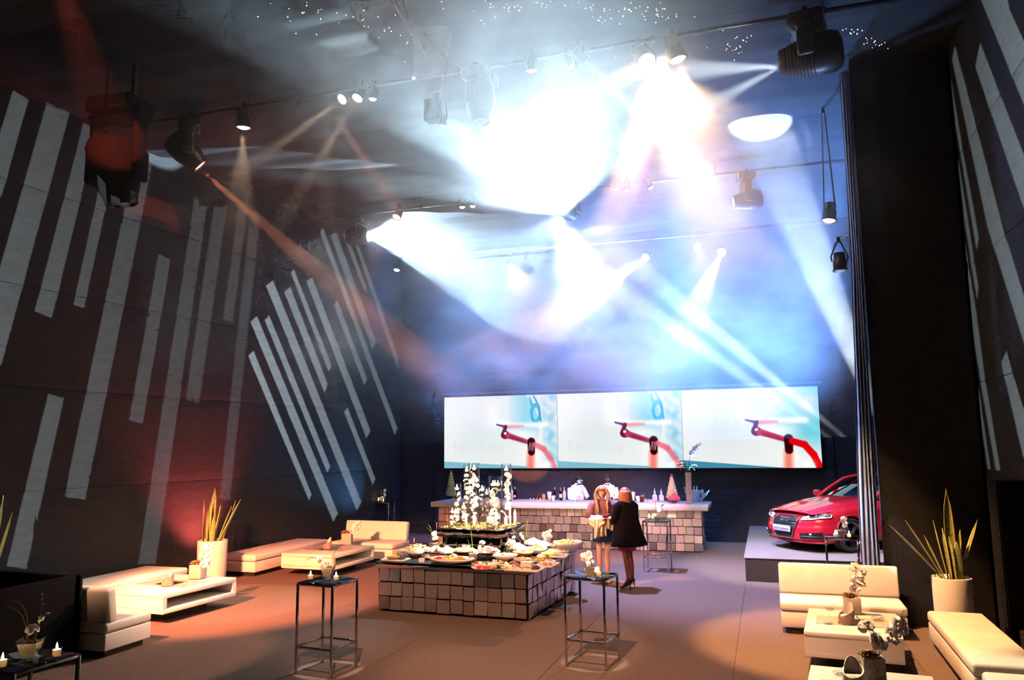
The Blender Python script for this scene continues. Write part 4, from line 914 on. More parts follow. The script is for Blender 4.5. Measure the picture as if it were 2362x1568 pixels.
dish('rectangular platter of small canapes along the right edge', (1262, 1304), 'rect', .20, [(PINK, 18, .022, 'slice', A_), (WHITE, 18, .022, 'slice', A_), (REDC, 10, .016, 'ball', A_)], rz=1.5)
dish('white platter of yellow fruit at the right rear edge', (1276, 1283), 'rect', .24, [(YELL, 34, .026, 'ball', (-.3, .1, .6, .7)), (PINK, 14, .026, 'slice', (.5, 0, .4, .6))], rz=.1)
dish('glass bowl of orange salad behind the pepper plate', (1238, 1279), 'bowl', .18, [(ORA, 30, .026, 'leaf', A_), (YELL, 20, .022, 'leaf', A_), (WHITE, 10, .02, 'slice', A_)])
dish('bread basket with breadsticks right of the pedestal', (1207, 1287), 'basket', .17, [(BREAD, 30, .030, 'slice', A_), (CREAM, 20, .016, 'stick', A_)])
dish('heap of meringues beside the right face of the pedestal', (1192, 1272), 'round', .16, [(WHITE, 60, .036, 'ball', A_)], .08)
dish('plate of pale rolls behind the meringue heap', (1230, 1259), 'round', .16, [(CREAM, 40, .036, 'ball', A_), (PINK, 10, .03, 'slice', A_)], .06)
dish('wide flaring bowl of crisps on the far right corner', (1310, 1270), 'bowl', .25, [(YELL, 60, .03, 'leaf', A_), (CREAM, 30, .03, 'leaf', A_)])
dish('bowl of cauliflower florets behind the salad', (1255, 1266), 'bowl', .13, [(WHITE, 40, .03, 'ball', A_)])
dish('plate of canapes hidden behind the pedestal', (1270, 1262), 'round', .18, [(ORA, 26, .024, 'ball', A_), (WHITE, 14, .026, 'slice', A_)])
for lab, px, kd, sz, fd, rs in (
    ('small bowl of red berries between the oval dish and the garnished pie', (1098, 1306), 'bowl', .07, [(REDC, 20, .014, 'ball', A_)], 0),
    ('small white sauce bowl left of the oval dish', (988, 1290), 'bowl', .07, [(CREAM, 10, .018, 'ball', A_)], 0),
    ('plate of pink petit fours behind the cream pastries', (985, 1272), 'round', .14, [(PINK, 24, .022, 'ball', A_), (WHITE, 14, .022, 'ball', A_)], 0),
    ('basket of rolls left of the pedestal', (1012, 1268), 'basket', .13, [(BREAD, 22, .032, 'ball', A_)], 0),
    ('plate of tomato slices right of the bread slices', (1182, 1306), 'round', .12, [(REDC, 12, .026, 'slice', A_), (WHITE, 12, .022, 'slice', A_), (GREEN, 6, .02, 'leaf', A_)], 0),
    ('plate of shrimp before the pedestal on the left', (1050, 1276), 'round', .14, [(ORA, 26, .022, 'slice', A_), (GREEN, 6, .022, 'leaf', A_)], .06),
    ('glass bowl of pale pasta behind the cheese platter', (1203, 1300), 'bowl', .13, [(CREAM, 40, .020, 'slice', A_), (ORA, 8, .018, 'ball', A_)], 0),
    ('white bowl of mixed nuts in the right part of the buffet', (1232, 1296), 'bowl', .08, [(BROWN, 26, .014, 'ball', A_)], 0),
    ('platter of sushi pieces behind the yellow fruit', (1288, 1272), 'rect', .18, [(WHITE, 20, .022, 'wedge', A_), (ORA, 14, .02, 'slice', A_)], 0),
    ('small platter of cold cuts right of the ham mound', (1152, 1287), 'round', .13, [(PINK, 22, .026, 'slice', A_), (WHITE, 6, .02, 'slice', A_)], .05)): dish(lab, px, kd, sz, fd, rs)
for k, (lab, px) in enumerate((('white folded menu card by the melon platter', (973, 1296)), ('white folded menu card behind the oval dish', (1050, 1282)), ('white folded menu card left of the salad bowl', (1142, 1300)))):
    p = gz(*px, BZ); t = MB(); t.add([(-.045, -.03, 0), (.045, -.03, 0), (.045, 0, .06), (-.045, 0, .06), (.045, .03, 0), (-.045, .03, 0)], [(0, 1, 2, 3), (3, 2, 4, 5)])
    o = t.build('menu_card', m_porc, None, (p.x, p.y, BZ+.001), (0, 0, .2-.3*k)); tag(o, lab, 'card', 'folded menu cards'); solid(o, .002)
def bvase(label, px, **k): p = gz(px[0], px[1], BZ); vase_piece(label, (p.x, p.y, BZ+.001), random.uniform(-.4, .4), group='orchid vases on the buffet', **k)
bvase('orchid vase with tall blades in front of the pedestal', (1093, 1296), style=2, flow=3, flip=1)
bvase('orchid vase at the left rear of the buffet', (1000, 1270), style=0, flow=5, flip=1)
bvase('orchid vase by the right face of the pedestal', (1180, 1280), style=3, flow=7, flip=-1)
bvase('white orchid vase at the rear right of the buffet', (1262, 1262), style=3, flow=8, flip=-1)
bvase('orchid vase peeking out behind the right side of the pedestal', (1212, 1262), style=2, flow=5, flip=-1)
# ------------------------------------------------------------------ bar
m_ctr = mat('pale_counter', (.62, .62, .64), .3, var=.03, vs=5, spec=.5)
BX0, BX1, BY = -8.15, -1.50, 19.06
bar = thing('bar_counter', 'long bar clad in loose metal squares with a thick pale counter', 'bar', (0, 0, 0))
MB().box(((BX0+BX1)/2, BY+.45, .475), (BX1-BX0-.06, .82, .95)).build('carcass', m_plin, bar)
tiles(bar, (BX0, BY+.02, 0), (BX1-BX0, 0, 0), (0, -1, 0), 33, 5, .012, .190, .6); clips(bar, (BX0, BY+.02, 0), (BX1-BX0, 0, 0), (0, -1, 0), 33, 5, .012, .19)
tiles(bar, (BX1-.02, BY+.03, 0), (0, .86, 0), (1, 0, 0), 4, 5, .012, .190, 1.8)
MB().rbox(((BX0+BX1)/2, BY+.58, 1.02), (BX1-BX0+.32, 1.44, .125), .006, 1).build('counter_top', m_ctr, bar)
CZ = 1.084
def pB(px, py, z=CZ): p = gz(px, py, z); return (p.x, max(BY-.05, min(p.y, BY+1.1)), z)
m_whisky = glassmat('amber_bottle', (.45, .14, .03), 1.2); m_wine = glassmat('dark_green_bottle', (.05, .06, .03), 1.2); m_lab = mat('paper_label', (.72, .66, .52), .7, var=.05); m_labr = mat('dark_label', (.16, .04, .02), .6, var=.1)
m_red = mat('red_capsule', (.42, .03, .05), .4, var=.1); m_juice = mat('maroon_juice', (.10, .01, .02), .1, spec=.6, var=.1); m_ojuice = mat('orange_juice', (.85, .38, .06), .1, spec=.6, var=.1); m_liq = mat('amber_spirit', (.20, .05, .01), .1, var=.1)
m_gold = mat('gold_cap', (.62, .42, .18), .3, .8, var=.1); m_silver = mat('silver', (.72, .72, .74), .18, 1., var=.05)
def bottle(label, p, kind):
    t = thing('bottle', label, 'bottle', p, 0, 'bottles on the bar')
    if kind == 'whisky':
        MB().rbox((0, 0, .095), (.078, .078, .19), .012, 2).lathe([(.034, .19), (.016, .225), (.0145, .30), (1e-4, .30)], n=14, cap=False).build('glass', m_whisky, t)
        MB().rbox((0, 0, .075), (.068, .068, .13), .008, 1).build('whisky', m_liq, t)
        MB().box((0, -.0405, .09), (.066, .002, .06), rot=(0, -.35, 0)).build('label', m_lab, t); MB().lathe([(.017, .27), (.017, .325), (1e-4, .326)], n=14, cap=False).build('cap', m_gold, t)
    elif kind == 'wine':
        MB().lathe([(1e-4, 0), (.037, 0), (.038, .20), (.030, .235), (.015, .26), (.014, .31), (1e-4, .31)], n=18, cap=False).build('glass', m_wine, t)
        MB().lathe([(.0385, .07), (.0385, .17)], n=18, cap=False).build('label', m_lab, t); MB().lathe([(.0165, .26), (.0165, .33), (1e-4, .331)], n=14, cap=False).build('capsule', m_red, t)
    else:
        MB().lathe([(1e-4, 0), (.040, 0), (.041, .21), (.016, .255), (.015, .32), (1e-4, .32)], n=18, cap=False).build('glass', m_frostw, t)
        MB().lathe([(.017, .29), (.017, .335), (1e-4, .336)], n=14, cap=False).build('cap', m_silver, t)
m_frostw = mat('frosted_glass', (.72, .80, .86), .25, var=.04, alpha=.55, spec=.6)
bottle('frosted clear spirit bottle behind the candle tray at the left of the bar', pB(1188, 1150), 'vodka')
bottle('amber whisky bottle with slanted label behind the candle tray', pB(1196, 1150), 'whisky')
bottle('amber whisky bottle with slanted label beside the wine bottle', pB(1283, 1152), 'whisky')
bottle('dark wine bottle with red capsule in the middle of the bar', pB(1293.5, 1154), 'wine')
bottle('frosted clear spirit bottle right of the wine bottle', pB(1302, 1154), 'vodka')
def decanter(label, p, stop=True):
    t = thing('decanter', label, 'decanter', p, .2, 'square glass decanters')
    MB().rbox((0, 0, .075), (.12, .12, .15), .018, 2).lathe([(.05, .145), (.022, .18), (.02, .21), (.032, .225), (.02, .226)], n=16, cap=False).build('glass', m_frostw, t)
    MB().box((0, 0, .045), (.105, .105, .07)).build('spirit', m_frostw, t)
    s = MB(); s.lathe([(1e-4, .21), (.017, .215), (.03, .235), (.02, .25), (.006, .262), (.010, .285), (.004, .33), (1e-4, .332)] if stop else [(1e-4, .205), (.026, .21), (.03, .235), (1e-4, .237)], n=12, cap=False); s.build('stopper', m_frostw, t)
decanter('squat glass decanter with flat stopper, left of the standing barman', pB(1359.5, 1148), False)
decanter('glass decanter with spire stopper, left one of a pair', pB(1517.5, 1152)); decanter('glass decanter with spire stopper, right one of a pair', pB(1532.5, 1152))
def jug(label, p, m, rot=0, r=.055, h=.20, fill=.72):
    t = thing('juice_jug', label, 'jug', p, rot, 'juice jugs on the bar')
    MB().lathe([(1e-4, .001), (r, .001), (r*1.04, h*.8), (r*.98, h), (r*.94, h), (r*.98, h*.8), (r*.94, .01), (1e-4, .01)], n=20, cap=False).build('glass', m_glass, t)
    MB().lathe([(1e-4, .012), (r*.92, .012), (r*.96, h*fill), (1e-4, h*fill)], n=18, cap=False).build('juice', m, t)
    MB().tube([(r, 0, h*.85), (r+.04, 0, h*.8), (r+.045, 0, h*.45), (r, 0, h*.3)], .007, n=6).build('handle', m_glass, t)
jug('glass jug of dark red juice at the left of the wine bottle', pB(1249, 1151), m_juice); jug('glass jug of yellow juice beside the dark red one', pB(1260, 1151), m_ojuice, 0, .05)
jug('glass jug of orange juice right of the dark coated woman', pB(1489, 1152), m_ojuice); 
jug('small tilted jug of maroon juice right of the dark coated woman', pB(1481, 1158), m_juice, 1, .05, .15, .9)
def napkins(label, p, h=.2, n=6):
    t = thing('napkin_holder', label, 'napkins', p, random.uniform(0, 2), 'white napkin holders on the bar')
    MB().lathe([(1e-4, 0), (.035, 0), (.05, h*.55), (.046, h*.55), (.03, .01), (1e-4, .01)], n=16, cap=False).build('cup', m_porc, t)
    b = MB()
    for k in range(n):
        a = 2*PI*k/n; d = Vector((math.cos(a), math.sin(a), 0)); s = Vector((-d.y, d.x, 0)); q = d*.02
        b.add([q-s*.02+Vector((0, 0, .02)), q+s*.02+Vector((0, 0, .02)), q*2.6+s*.035+Vector((0, 0, h*.85)), q*2.4+Vector((0, 0, h)), q*2.6-s*.035+Vector((0, 0, h*.8))], [(0, 1, 2, 3, 4)])
    o = b.build('napkin', m_porc, t); o['kind'] = 'stuff'; solid(o, .002)
napkins('white napkins in a cup between the juice jugs and the whisky', pB(1270, 1152), .22); napkins('crumpled white napkins before the whisky bottle', pB(1276, 1157), .16)
napkins('tall white napkin holder right of the dark coated woman', pB(1460, 1155), .24); napkins('low white napkin cup left of the maroon jug', pB(1472, 1158), .16); napkins('crumpled white napkins under the leaning barman', pB(1334, 1153), .12)
def tray(label, p, w_, items, col): 
    t = thing('serving_tray', label, 'tray', p, 0, 'small trays on the bar'); MB().rbox((0, 0, .008), (w_, .16, .014), .005, 1).build('tray', m_porc, t)
    b = MB()
    for k in range(items): b.lathe([(1e-4, 0), (.014, 0), (.017, .045), (.015, .045), (.012, .004), (1e-4, .004)], c=(-w_*.42+w_*.84*k/(items-1), random.uniform(-.03, .03), .016), n=10, cap=False)
    b.build('shot_glass', col, t)['kind'] = 'stuff'
tray('white tray with a few canapes right of the candle tray', pB(1238, 1154), .42, 5, fm(BREAD)); tray('white tray with a row of small glasses left of the decanters', pB(1501, 1157), .34, 8, m_frostw); tray('small plate under the leaning barman', pB(1330, 1157), .22, 4, fm(PINK))
# cone towers
def cone_tower(label, p, h, r, col, tip, R=14):
    t = thing('cone_tower', label, 'dessert tower', p, 0, 'pastry cone towers')
    MB().lathe([(1e-4, 0), (r*.6, 0), (r*.55, .02), (.03, .03), (.03, .05), (r*1.0, .06), (r*1.02, .075), (1e-4, .075)], n=24, cap=False).build('stand', m_glass, t)
    MB().lathe([(r*.86, .075), (.018, h)], n=20).build('core', fm(col), t)
    b = MB(); rows = R
    for i in range(rows):
        u = (i+.5)/rows; rr = r*.9*(1-u)+.02*u; n = max(5, int(2*PI*rr/(.042)))
        for k in range(n):
            a = 2*PI*(k+.5*(i % 2))/n; b.ball((rr*math.cos(a), rr*math.sin(a), .085+(h-.1)*u), .023, 6, 4, sc=(1, 1, .8))
    b.build('pastry', fm(col), t)['kind'] = 'stuff'
    b = MB(); b.ball((0, 0, h+.015), .035, 8, 6)
    for k in range(6): b.ball((.02*math.cos(k), .02*math.sin(k), h+.035), .014, 6, 4)
    b.build('top_flower', tip, t)
m_pinkf = mat('pink_flower', (.62, .06, .16), .5, var=.2)
cone_tower('cream pastry cone tower with a pink top on the right of the bar', pB(1559, 1151), .62, .155, (.70, .58, .34), m_pinkf)
cone_tower('greenish pastry cone tower behind the left end of the candle tray', pB(1063, 1146), .72, .15, (.46, .46, .20), m_pinkf)
t = thing('berry_cake', 'pink domed berry cake on a stand before the cone tower', 'cake', pB(1555, 1160))
MB().lathe([(1e-4, 0), (.07, 0), (.02, .015), (.02, .05), (.15, .06), (.15, .068), (1e-4, .068)], n=24, cap=False).build('stand', m_glass, t)
b = MB()
for i in range(6):
    u = i/6; rr = .135*math.cos(u*PI/2)**.8; n = max(4, int(2*PI*rr/.034))
    for k in range(n): a = 2*PI*(k+.5*(i % 2))/n; b.ball((rr*math.cos(a), rr*math.sin(a), .085+.14*u), .021, 6, 4)
b.ball((0, 0, .10), .10, 10, 6); b.build('berry', mat('berry', (.50, .05, .12), .4, col2=(.62, .16, .24), vs=40), t)['kind'] = 'stuff'
# tall vase with orchids
t = thing('tall_column_vase', 'tall square sand filled vase with orchids in front of the right screen', 'vase', pB(1590, 1161), .1)
b = MB(); b.rbox((0, 0, .41), (.15, .15, .82), .004, 1); b.build('glass', m_glass, t)
MB().box((0, 0, .37), (.135, .135, .72)).build('sand', m_sand, t)
for (a_, b_, c_, w_) in (((-.02, 0, .8), (-.10, 0, 1.10), (-.20, 0, .98), .05), ((0, 0, .8), (-.04, 0, 1.0), (-.26, .03, .90), .05), ((.02, 0, .8), (.1, 0, .98), (.22, 0, .90), .055), ((.02, 0, .8), (.05, -.05, .95), (.16, -.06, .80), .05), ((0, 0, .8), (-.1, -.05, .98), (-.18, -.06, .78), .05)):
    pts = bez(a_, b_, c_, 9); lf = MB(); vs_ = []
    for i, p_ in enumerate(pts):
        u = i/8; ww = w_*math.sin(PI*min(1, .12+.85*u)); vs_ += [p_+Vector((0, -ww, .01)), p_+Vector((0, 0, -.01)), p_+Vector((0, ww, .01))]
    lf.add(vs_, [(i*3+j, i*3+j+1, i*3+j+4, i*3+j+3) for i in range(8) for j in (0, 1)], True); solid(lf.build('leaf', m_grn, t), .006)
orchid(t, (.0, 0, .82), (.06, 0, 1.25), (.30, 0, 1.42), 7, 2, 1.5, .55, .95); orchid(t, (.02, 0, .82), (.02, 0, 1.2), (.22, -.04, 1.33), 6, 2, 1.4, .6, .95)
# ice bucket with bottles and glasses at the right end
t = thing('ice_bucket', 'pale ice bucket with bottles behind the glasses at the right end of the bar', 'bucket', pB(1608, 1150))
MB().lathe([(1e-4, 0), (.14, 0), (.18, .26), (.185, .27), (.17, .265), (.13, .01), (1e-4, .01)], n=26, cap=False).build('bucket', m_frostw, t)
for k, (x, y, rx, ry) in enumerate(((-.08, 0, .1, -.35), (.02, .02, 0, 0), (.06, 0, 0, .1), (.13, 0, 0, .75))):
    c = MB(); c.lathe([(1e-4, .05), (.036, .05), (.036, .26), (.014, .32), (.014, .38), (1e-4, .38)], n=14, cap=False); c.build('bottle_in_ice', m_frostw if k else m_silver, t, (x, y, 0), (rx, ry, 0))
def flute(label, p, s=1.):
    t = thing('champagne_glass', label, 'glass', p, 0, 'stemmed glasses at the right end of the bar'); t.scale = (s,)*3
    MB().lathe([(1e-4, 0), (.034, .001), (.006, .008), (.0045, .075), (.006, .085), (.024, .12), (.031, .17), (.027, .235), (.0255, .235), (.029, .17), (.022, .122), (1e-4, .09)], n=16, cap=False).build('glass', m_frostw, t)
flute('tall champagne flute at the right end of the bar counter', pB(1621.5, 1156), 1.25)
for k, x in enumerate((1600, 1604.5, 1609, 1613.5)): flute('small stemmed glass in the row right of the column vase, %s from the vase' % ('first', 'second', 'third', 'fourth')[k], pB(x, 1157.5), .62)
# ------------------------------------------------------------------ video wall: three flat LED pictures side by side
def picture(third):
    W_, H_ = 300, 180; X, Y = np.meshgrid((np.arange(W_)+.5)/W_, 1-(np.arange(H_)+.5)/H_)
    Xa = X*1.667
    img = np.ones((H_, W_, 3))*np.array([.93, .945, .94])
    def seg(a, b):
        ax, ay = a[0]*1.667, a[1]; bx, by = b[0]*1.667, b[1]; dx, dy = bx-ax, by-ay; L2 = dx*dx+dy*dy+1e-9
        t = np.clip(((Xa-ax)*dx+(Y-ay)*dy)/L2, 0, 1); return np.hypot(Xa-ax-t*dx, Y-ay-t*dy), t
    def mix(c, m): 
        nonlocal img; m = np.clip(m, 0, 1)[..., None]; img = img*(1-m)+np.array(c)*m
    def stroke(a, b, w0, w1, c, soft=.015, al=1.):
        d, t = seg(a, b); mix(c, al*np.clip((w0+(w1-w0)*t-d)/soft+.5, 0, 1))
    def blob(c, x, y, sx, sy, al): mix(c, al*np.exp(-(((X-x)/sx)**2+((Y-y)/sy)**2)))
    blob((1, 1, 1), .0, .8, .25, .4, .8); blob((.80, .86, .88), .30, .45, .22, .3, .35)
    if not third:
        arc = 1.35-np.hypot((X-.30)*1.2, (Y-.10))*1.0
        inside = ((X > .58) & (np.hypot((X-.55)*1.9, (Y-.55)*1.0) < .56)); 
        mix((.50, .82, .90), .75*inside*np.clip((X-.56)/.16, 0, 1)*np.clip((Y-.30)/.3, 0, 1))
        mix((.62, .84, .93), .85*np.clip((X-.855)/.03, 0, 1)*(.55+.45*np.sin(X*40+Y*23)*np.sin(Y*17+X*9)))
        mix((.20, .62, .80), .5*np.clip((X-.86)/.03, 0, 1)*np.clip(np.sin(X*31-Y*13)*np.sin(Y*11+X*20)-.3, 0, 1))
        cy_ = (.05, .66, .80)
        d = np.abs(np.hypot((X-.815)*1.667*1.0/.055, (Y-.74)/.115)-1)*.06; mix(cy_, .85*np.clip((.020-d)/.012+.3, 0, 1))   # the 6: its ring
        pts = [(.775, .74), (.785, .86), (.765, .97)]; [stroke(pts[i], pts[i+1], .016, .010, cy_, .012, .85) for i in range(2)]                 # and its stem
        pts = [(.80, .98), (.845, .84), (.858, .66), (.855, .60)]; [stroke(pts[i], pts[i+1], .014, .012, (.10, .60, .76), .012, .8) for i in range(3)]
    else:
        mix((.36, .80, .88), .85*np.clip((X-.66)/.22, 0, 1)*np.clip((Y-.12)/.3, 0, 1)); blob((.93, .92, .98), .92, .80, .10, .16, .95); blob((.85, .93, .98), .78, .95, .12, .12, .8)
    blob((1, 1, 1), .44, .75, .06, .16, .9); blob((1, 1, 1), .5, .62, .07, .05, .9)
    # pale lettering
    lx = .10
    G = {'t': [((0, 1), (0, .1)), ((-.3, .7), (.35, .7)), ((0, .1), (.35, 0))], 'e': [((-.4, .38), (.4, .38)), ((.4, .38), (.3, .68)), ((.3, .68), (-.3, .68)), ((-.3, .68), (-.42, .36)), ((-.42, .36), (-.3, 0)), ((-.3, 0), (.35, 0))],
         'c': [((.38, .62), (0, .7)), ((0, .7), (-.4, .36)), ((-.4, .36), (0, 0)), ((0, 0), (.38, .08))], 'h': [((-.35, 1), (-.35, 0)), ((-.35, .62), (.2, .68)), ((.2, .68), (.38, .5)), ((.38, .5), (.38, 0))],
         'n': [((-.35, .7), (-.35, 0)), ((-.35, .62), (.2, .68)), ((.2, .68), (.38, .5)), ((.38, .5), (.38, 0))], 'o': [((0, .7), (.4, .36)), ((.4, .36), (0, 0)), ((0, 0), (-.4, .36)), ((-.4, .36), (0, .7))]}
    if not third:
        for k, ch in enumerate('techno'):
            for a, b in G[ch]:
                f = lambda q: (lx+k*.082+q[0]*.06, .22+q[1]*.14); stroke(f(a), f(b), .013, .013, (.885, .905, .91), .012, .75)
    # robot arm
    rd = (.80, .05, .10) if third else (.84, .16, .24); dk = (.30, .03, .10)
    stroke((.52, .60), (.90, .585), .020, .028, (1, 1, .99), .05, .95); stroke((.54, .565), (.70, .57), .028, .018, (.96, .55, .58), .03, .8); blob((1, 1, 1), .84, .59, .07, .04, .9); blob((1, 1, 1), .70, .46, .12, .07, .85)
    stroke((.475, .60), (.555, .565), .010, .018, (.34, .16, .46), .012, .95); stroke((.555, .57), (.535, .48), .022, .03, dk, .015, .95)
    d = np.hypot((X-.550)*1.667/.070, (Y-.455)/.062); mix((.42, .05, .16), np.clip((1-d)*6, 0, 1)); d = np.hypot((X-.552)*1.667/.028, (Y-.475)/.022); mix((1, .97, .97), np.clip((1-d)*4, 0, 1))
    stroke((.575, .445), (.76, .345), .040, .030, rd if third else (.72, .22, .34), .015); stroke((.60, .425), (.74, .35), .012, .012, dk, .02, .6)
    blob((1, 1, .98), .78, .16, .09, .16, 1); stroke((.77, .20), (.765, .02), .05, .05, (.97, .40, .33), .06, .8)
    stroke((.775, .36), (.775, .22), .055, .048, (.22, .01, .05), .014)
    if not third:   # two letters on the band
        for a, b in (((.752, .24), (.764, .34)), ((.764, .34), (.772, .24)), ((.778, .34), (.786, .24)), ((.786, .24), (.797, .34))): stroke(a, b, .006, .006, (.72, .52, .62), .008, .9)
    if third: pts = [(.80, .33), (.885, .285), (.945, .16), (.985, .0)]; [stroke(pts[i], pts[i+1], .040, .042, (.90, .03, .08), .015) for i in range(3)]
    else: pts = [(.805, .32), (.88, .26), (.94, .12), (.97, .0)]; [stroke(pts[i], pts[i+1], .034, .036, (.93, .42, .50), .03, .85) for i in range(3)]
    blob((1, 1, 1), .90, .05, .045, .05, .95)
    # teal wedge along the lower edge
    top = .105-.095*X/.72 if third else .10-.07*X/.75
    mix((.20, .50, .62) if third else (.45, .72, .80), .9*np.clip((top-Y)/.008, 0, 1)*(X < .74))
    img = np.clip(img, 0, 1); return img**2.2
def m_led():
    m = bpy.data.materials.new('led_picture'); m.use_nodes = True; nt = m.node_tree; nt.nodes.clear()
    o = nt.nodes.new('ShaderNodeOutputMaterial'); e = nt.nodes.new('ShaderNodeEmission'); a = nt.nodes.new('ShaderNodeVertexColor'); a.layer_name = 'picture'
    nt.links.new(a.outputs[0], e.inputs[0]); e.inputs[1].default_value = LED; nt.links.new(e.outputs[0], o.inputs[0]); return m
LED = 1.0
vw = thing('video_wall', 'wide bright video wall of three LED pictures above the bar', 'screen', (0, 0, 0))
SX0, SX1, SY, SZ0, SZ1 = -8.85, 1.33, 21.10, 1.88, 3.915
MB().box(((SX0+SX1)/2, SY+.055, (SZ0+SZ1)/2), (SX1-SX0+.04, .10, SZ1-SZ0+.04)).build('cabinet', m_black, vw)
ml = m_led()
for k in range(3):
    img = picture(k == 2); H_, W_ = img.shape[:2]; x0 = SX0+(SX1-SX0)*k/3+.004; x1 = SX0+(SX1-SX0)*(k+1)/3-.004
    g = MB(); g.grid(lambda u, v: (x0+(x1-x0)*u, SY, SZ1+(SZ0-SZ1)*v), W_, H_, False); me = g.mesh('led_picture', ml)
    ca = me.color_attributes.new('picture', 'FLOAT_COLOR', 'POINT'); ca.data.foreach_set('color', np.concatenate([img, np.ones((H_, W_, 1))], 2).astype(np.float32).ravel())
    link('led_picture', me, vw)
b = MB(); b.box(((SX0+SX1)/2, SY+.02, SZ1+.10), (SX1-SX0+.2, .05, .05)); b.build('mounting_rail', m_pipe, vw)
# ------------------------------------------------------------------ curtain at the edge of the stage wing
def cf(u, v):
    z = .02+8.05*v; xr = 1.435+.06*v; xl = 1.185+.20*min(1, v*1.6)**1.2*.8+.05*max(0, v-.55)
    x = xl+(xr-xl)*u; return (x+.004*math.sin(z*2.2+u*9), 12.18+.05*math.sin(u*PI*9)*(1-.3*v)+.10*(1-u)**2+.018*math.sin(z*1.3+u*5), z)
cu = MB().grid(cf, 90, 40).build('stage_curtain', m_curt); tag(cu, 'narrow blue lit curtain hanging at the edge of the stage wing', 'curtain'); solid(cu, .006)
# ------------------------------------------------------------------ car stage
m_stg = mat('stage_carpet', (.17, .16, .155), .9, var=.12, vs=40, bump=.2, bs=240); m_skirt = mat('stage_skirt', (.025, .02, .022), .7, var=.2)
st = thing('car_stage', 'low grey carpeted stage carrying the red car', 'stage', (0, 0, 0))
MB().box((2.3, 18.25, .205), (5.52, 5.82, .41)).build('skirt', m_skirt, st); MB().rbox((2.3, 18.25, .42), (5.56, 5.86, .02), .006, 1).build('deck', m_stg, st)
for k, (x, y, tg) in enumerate(((F1.x, F1.y, 'nearest'), (F2.x, F2.y, 'middle'), (F3.x, F3.y, 'farthest'))): pass
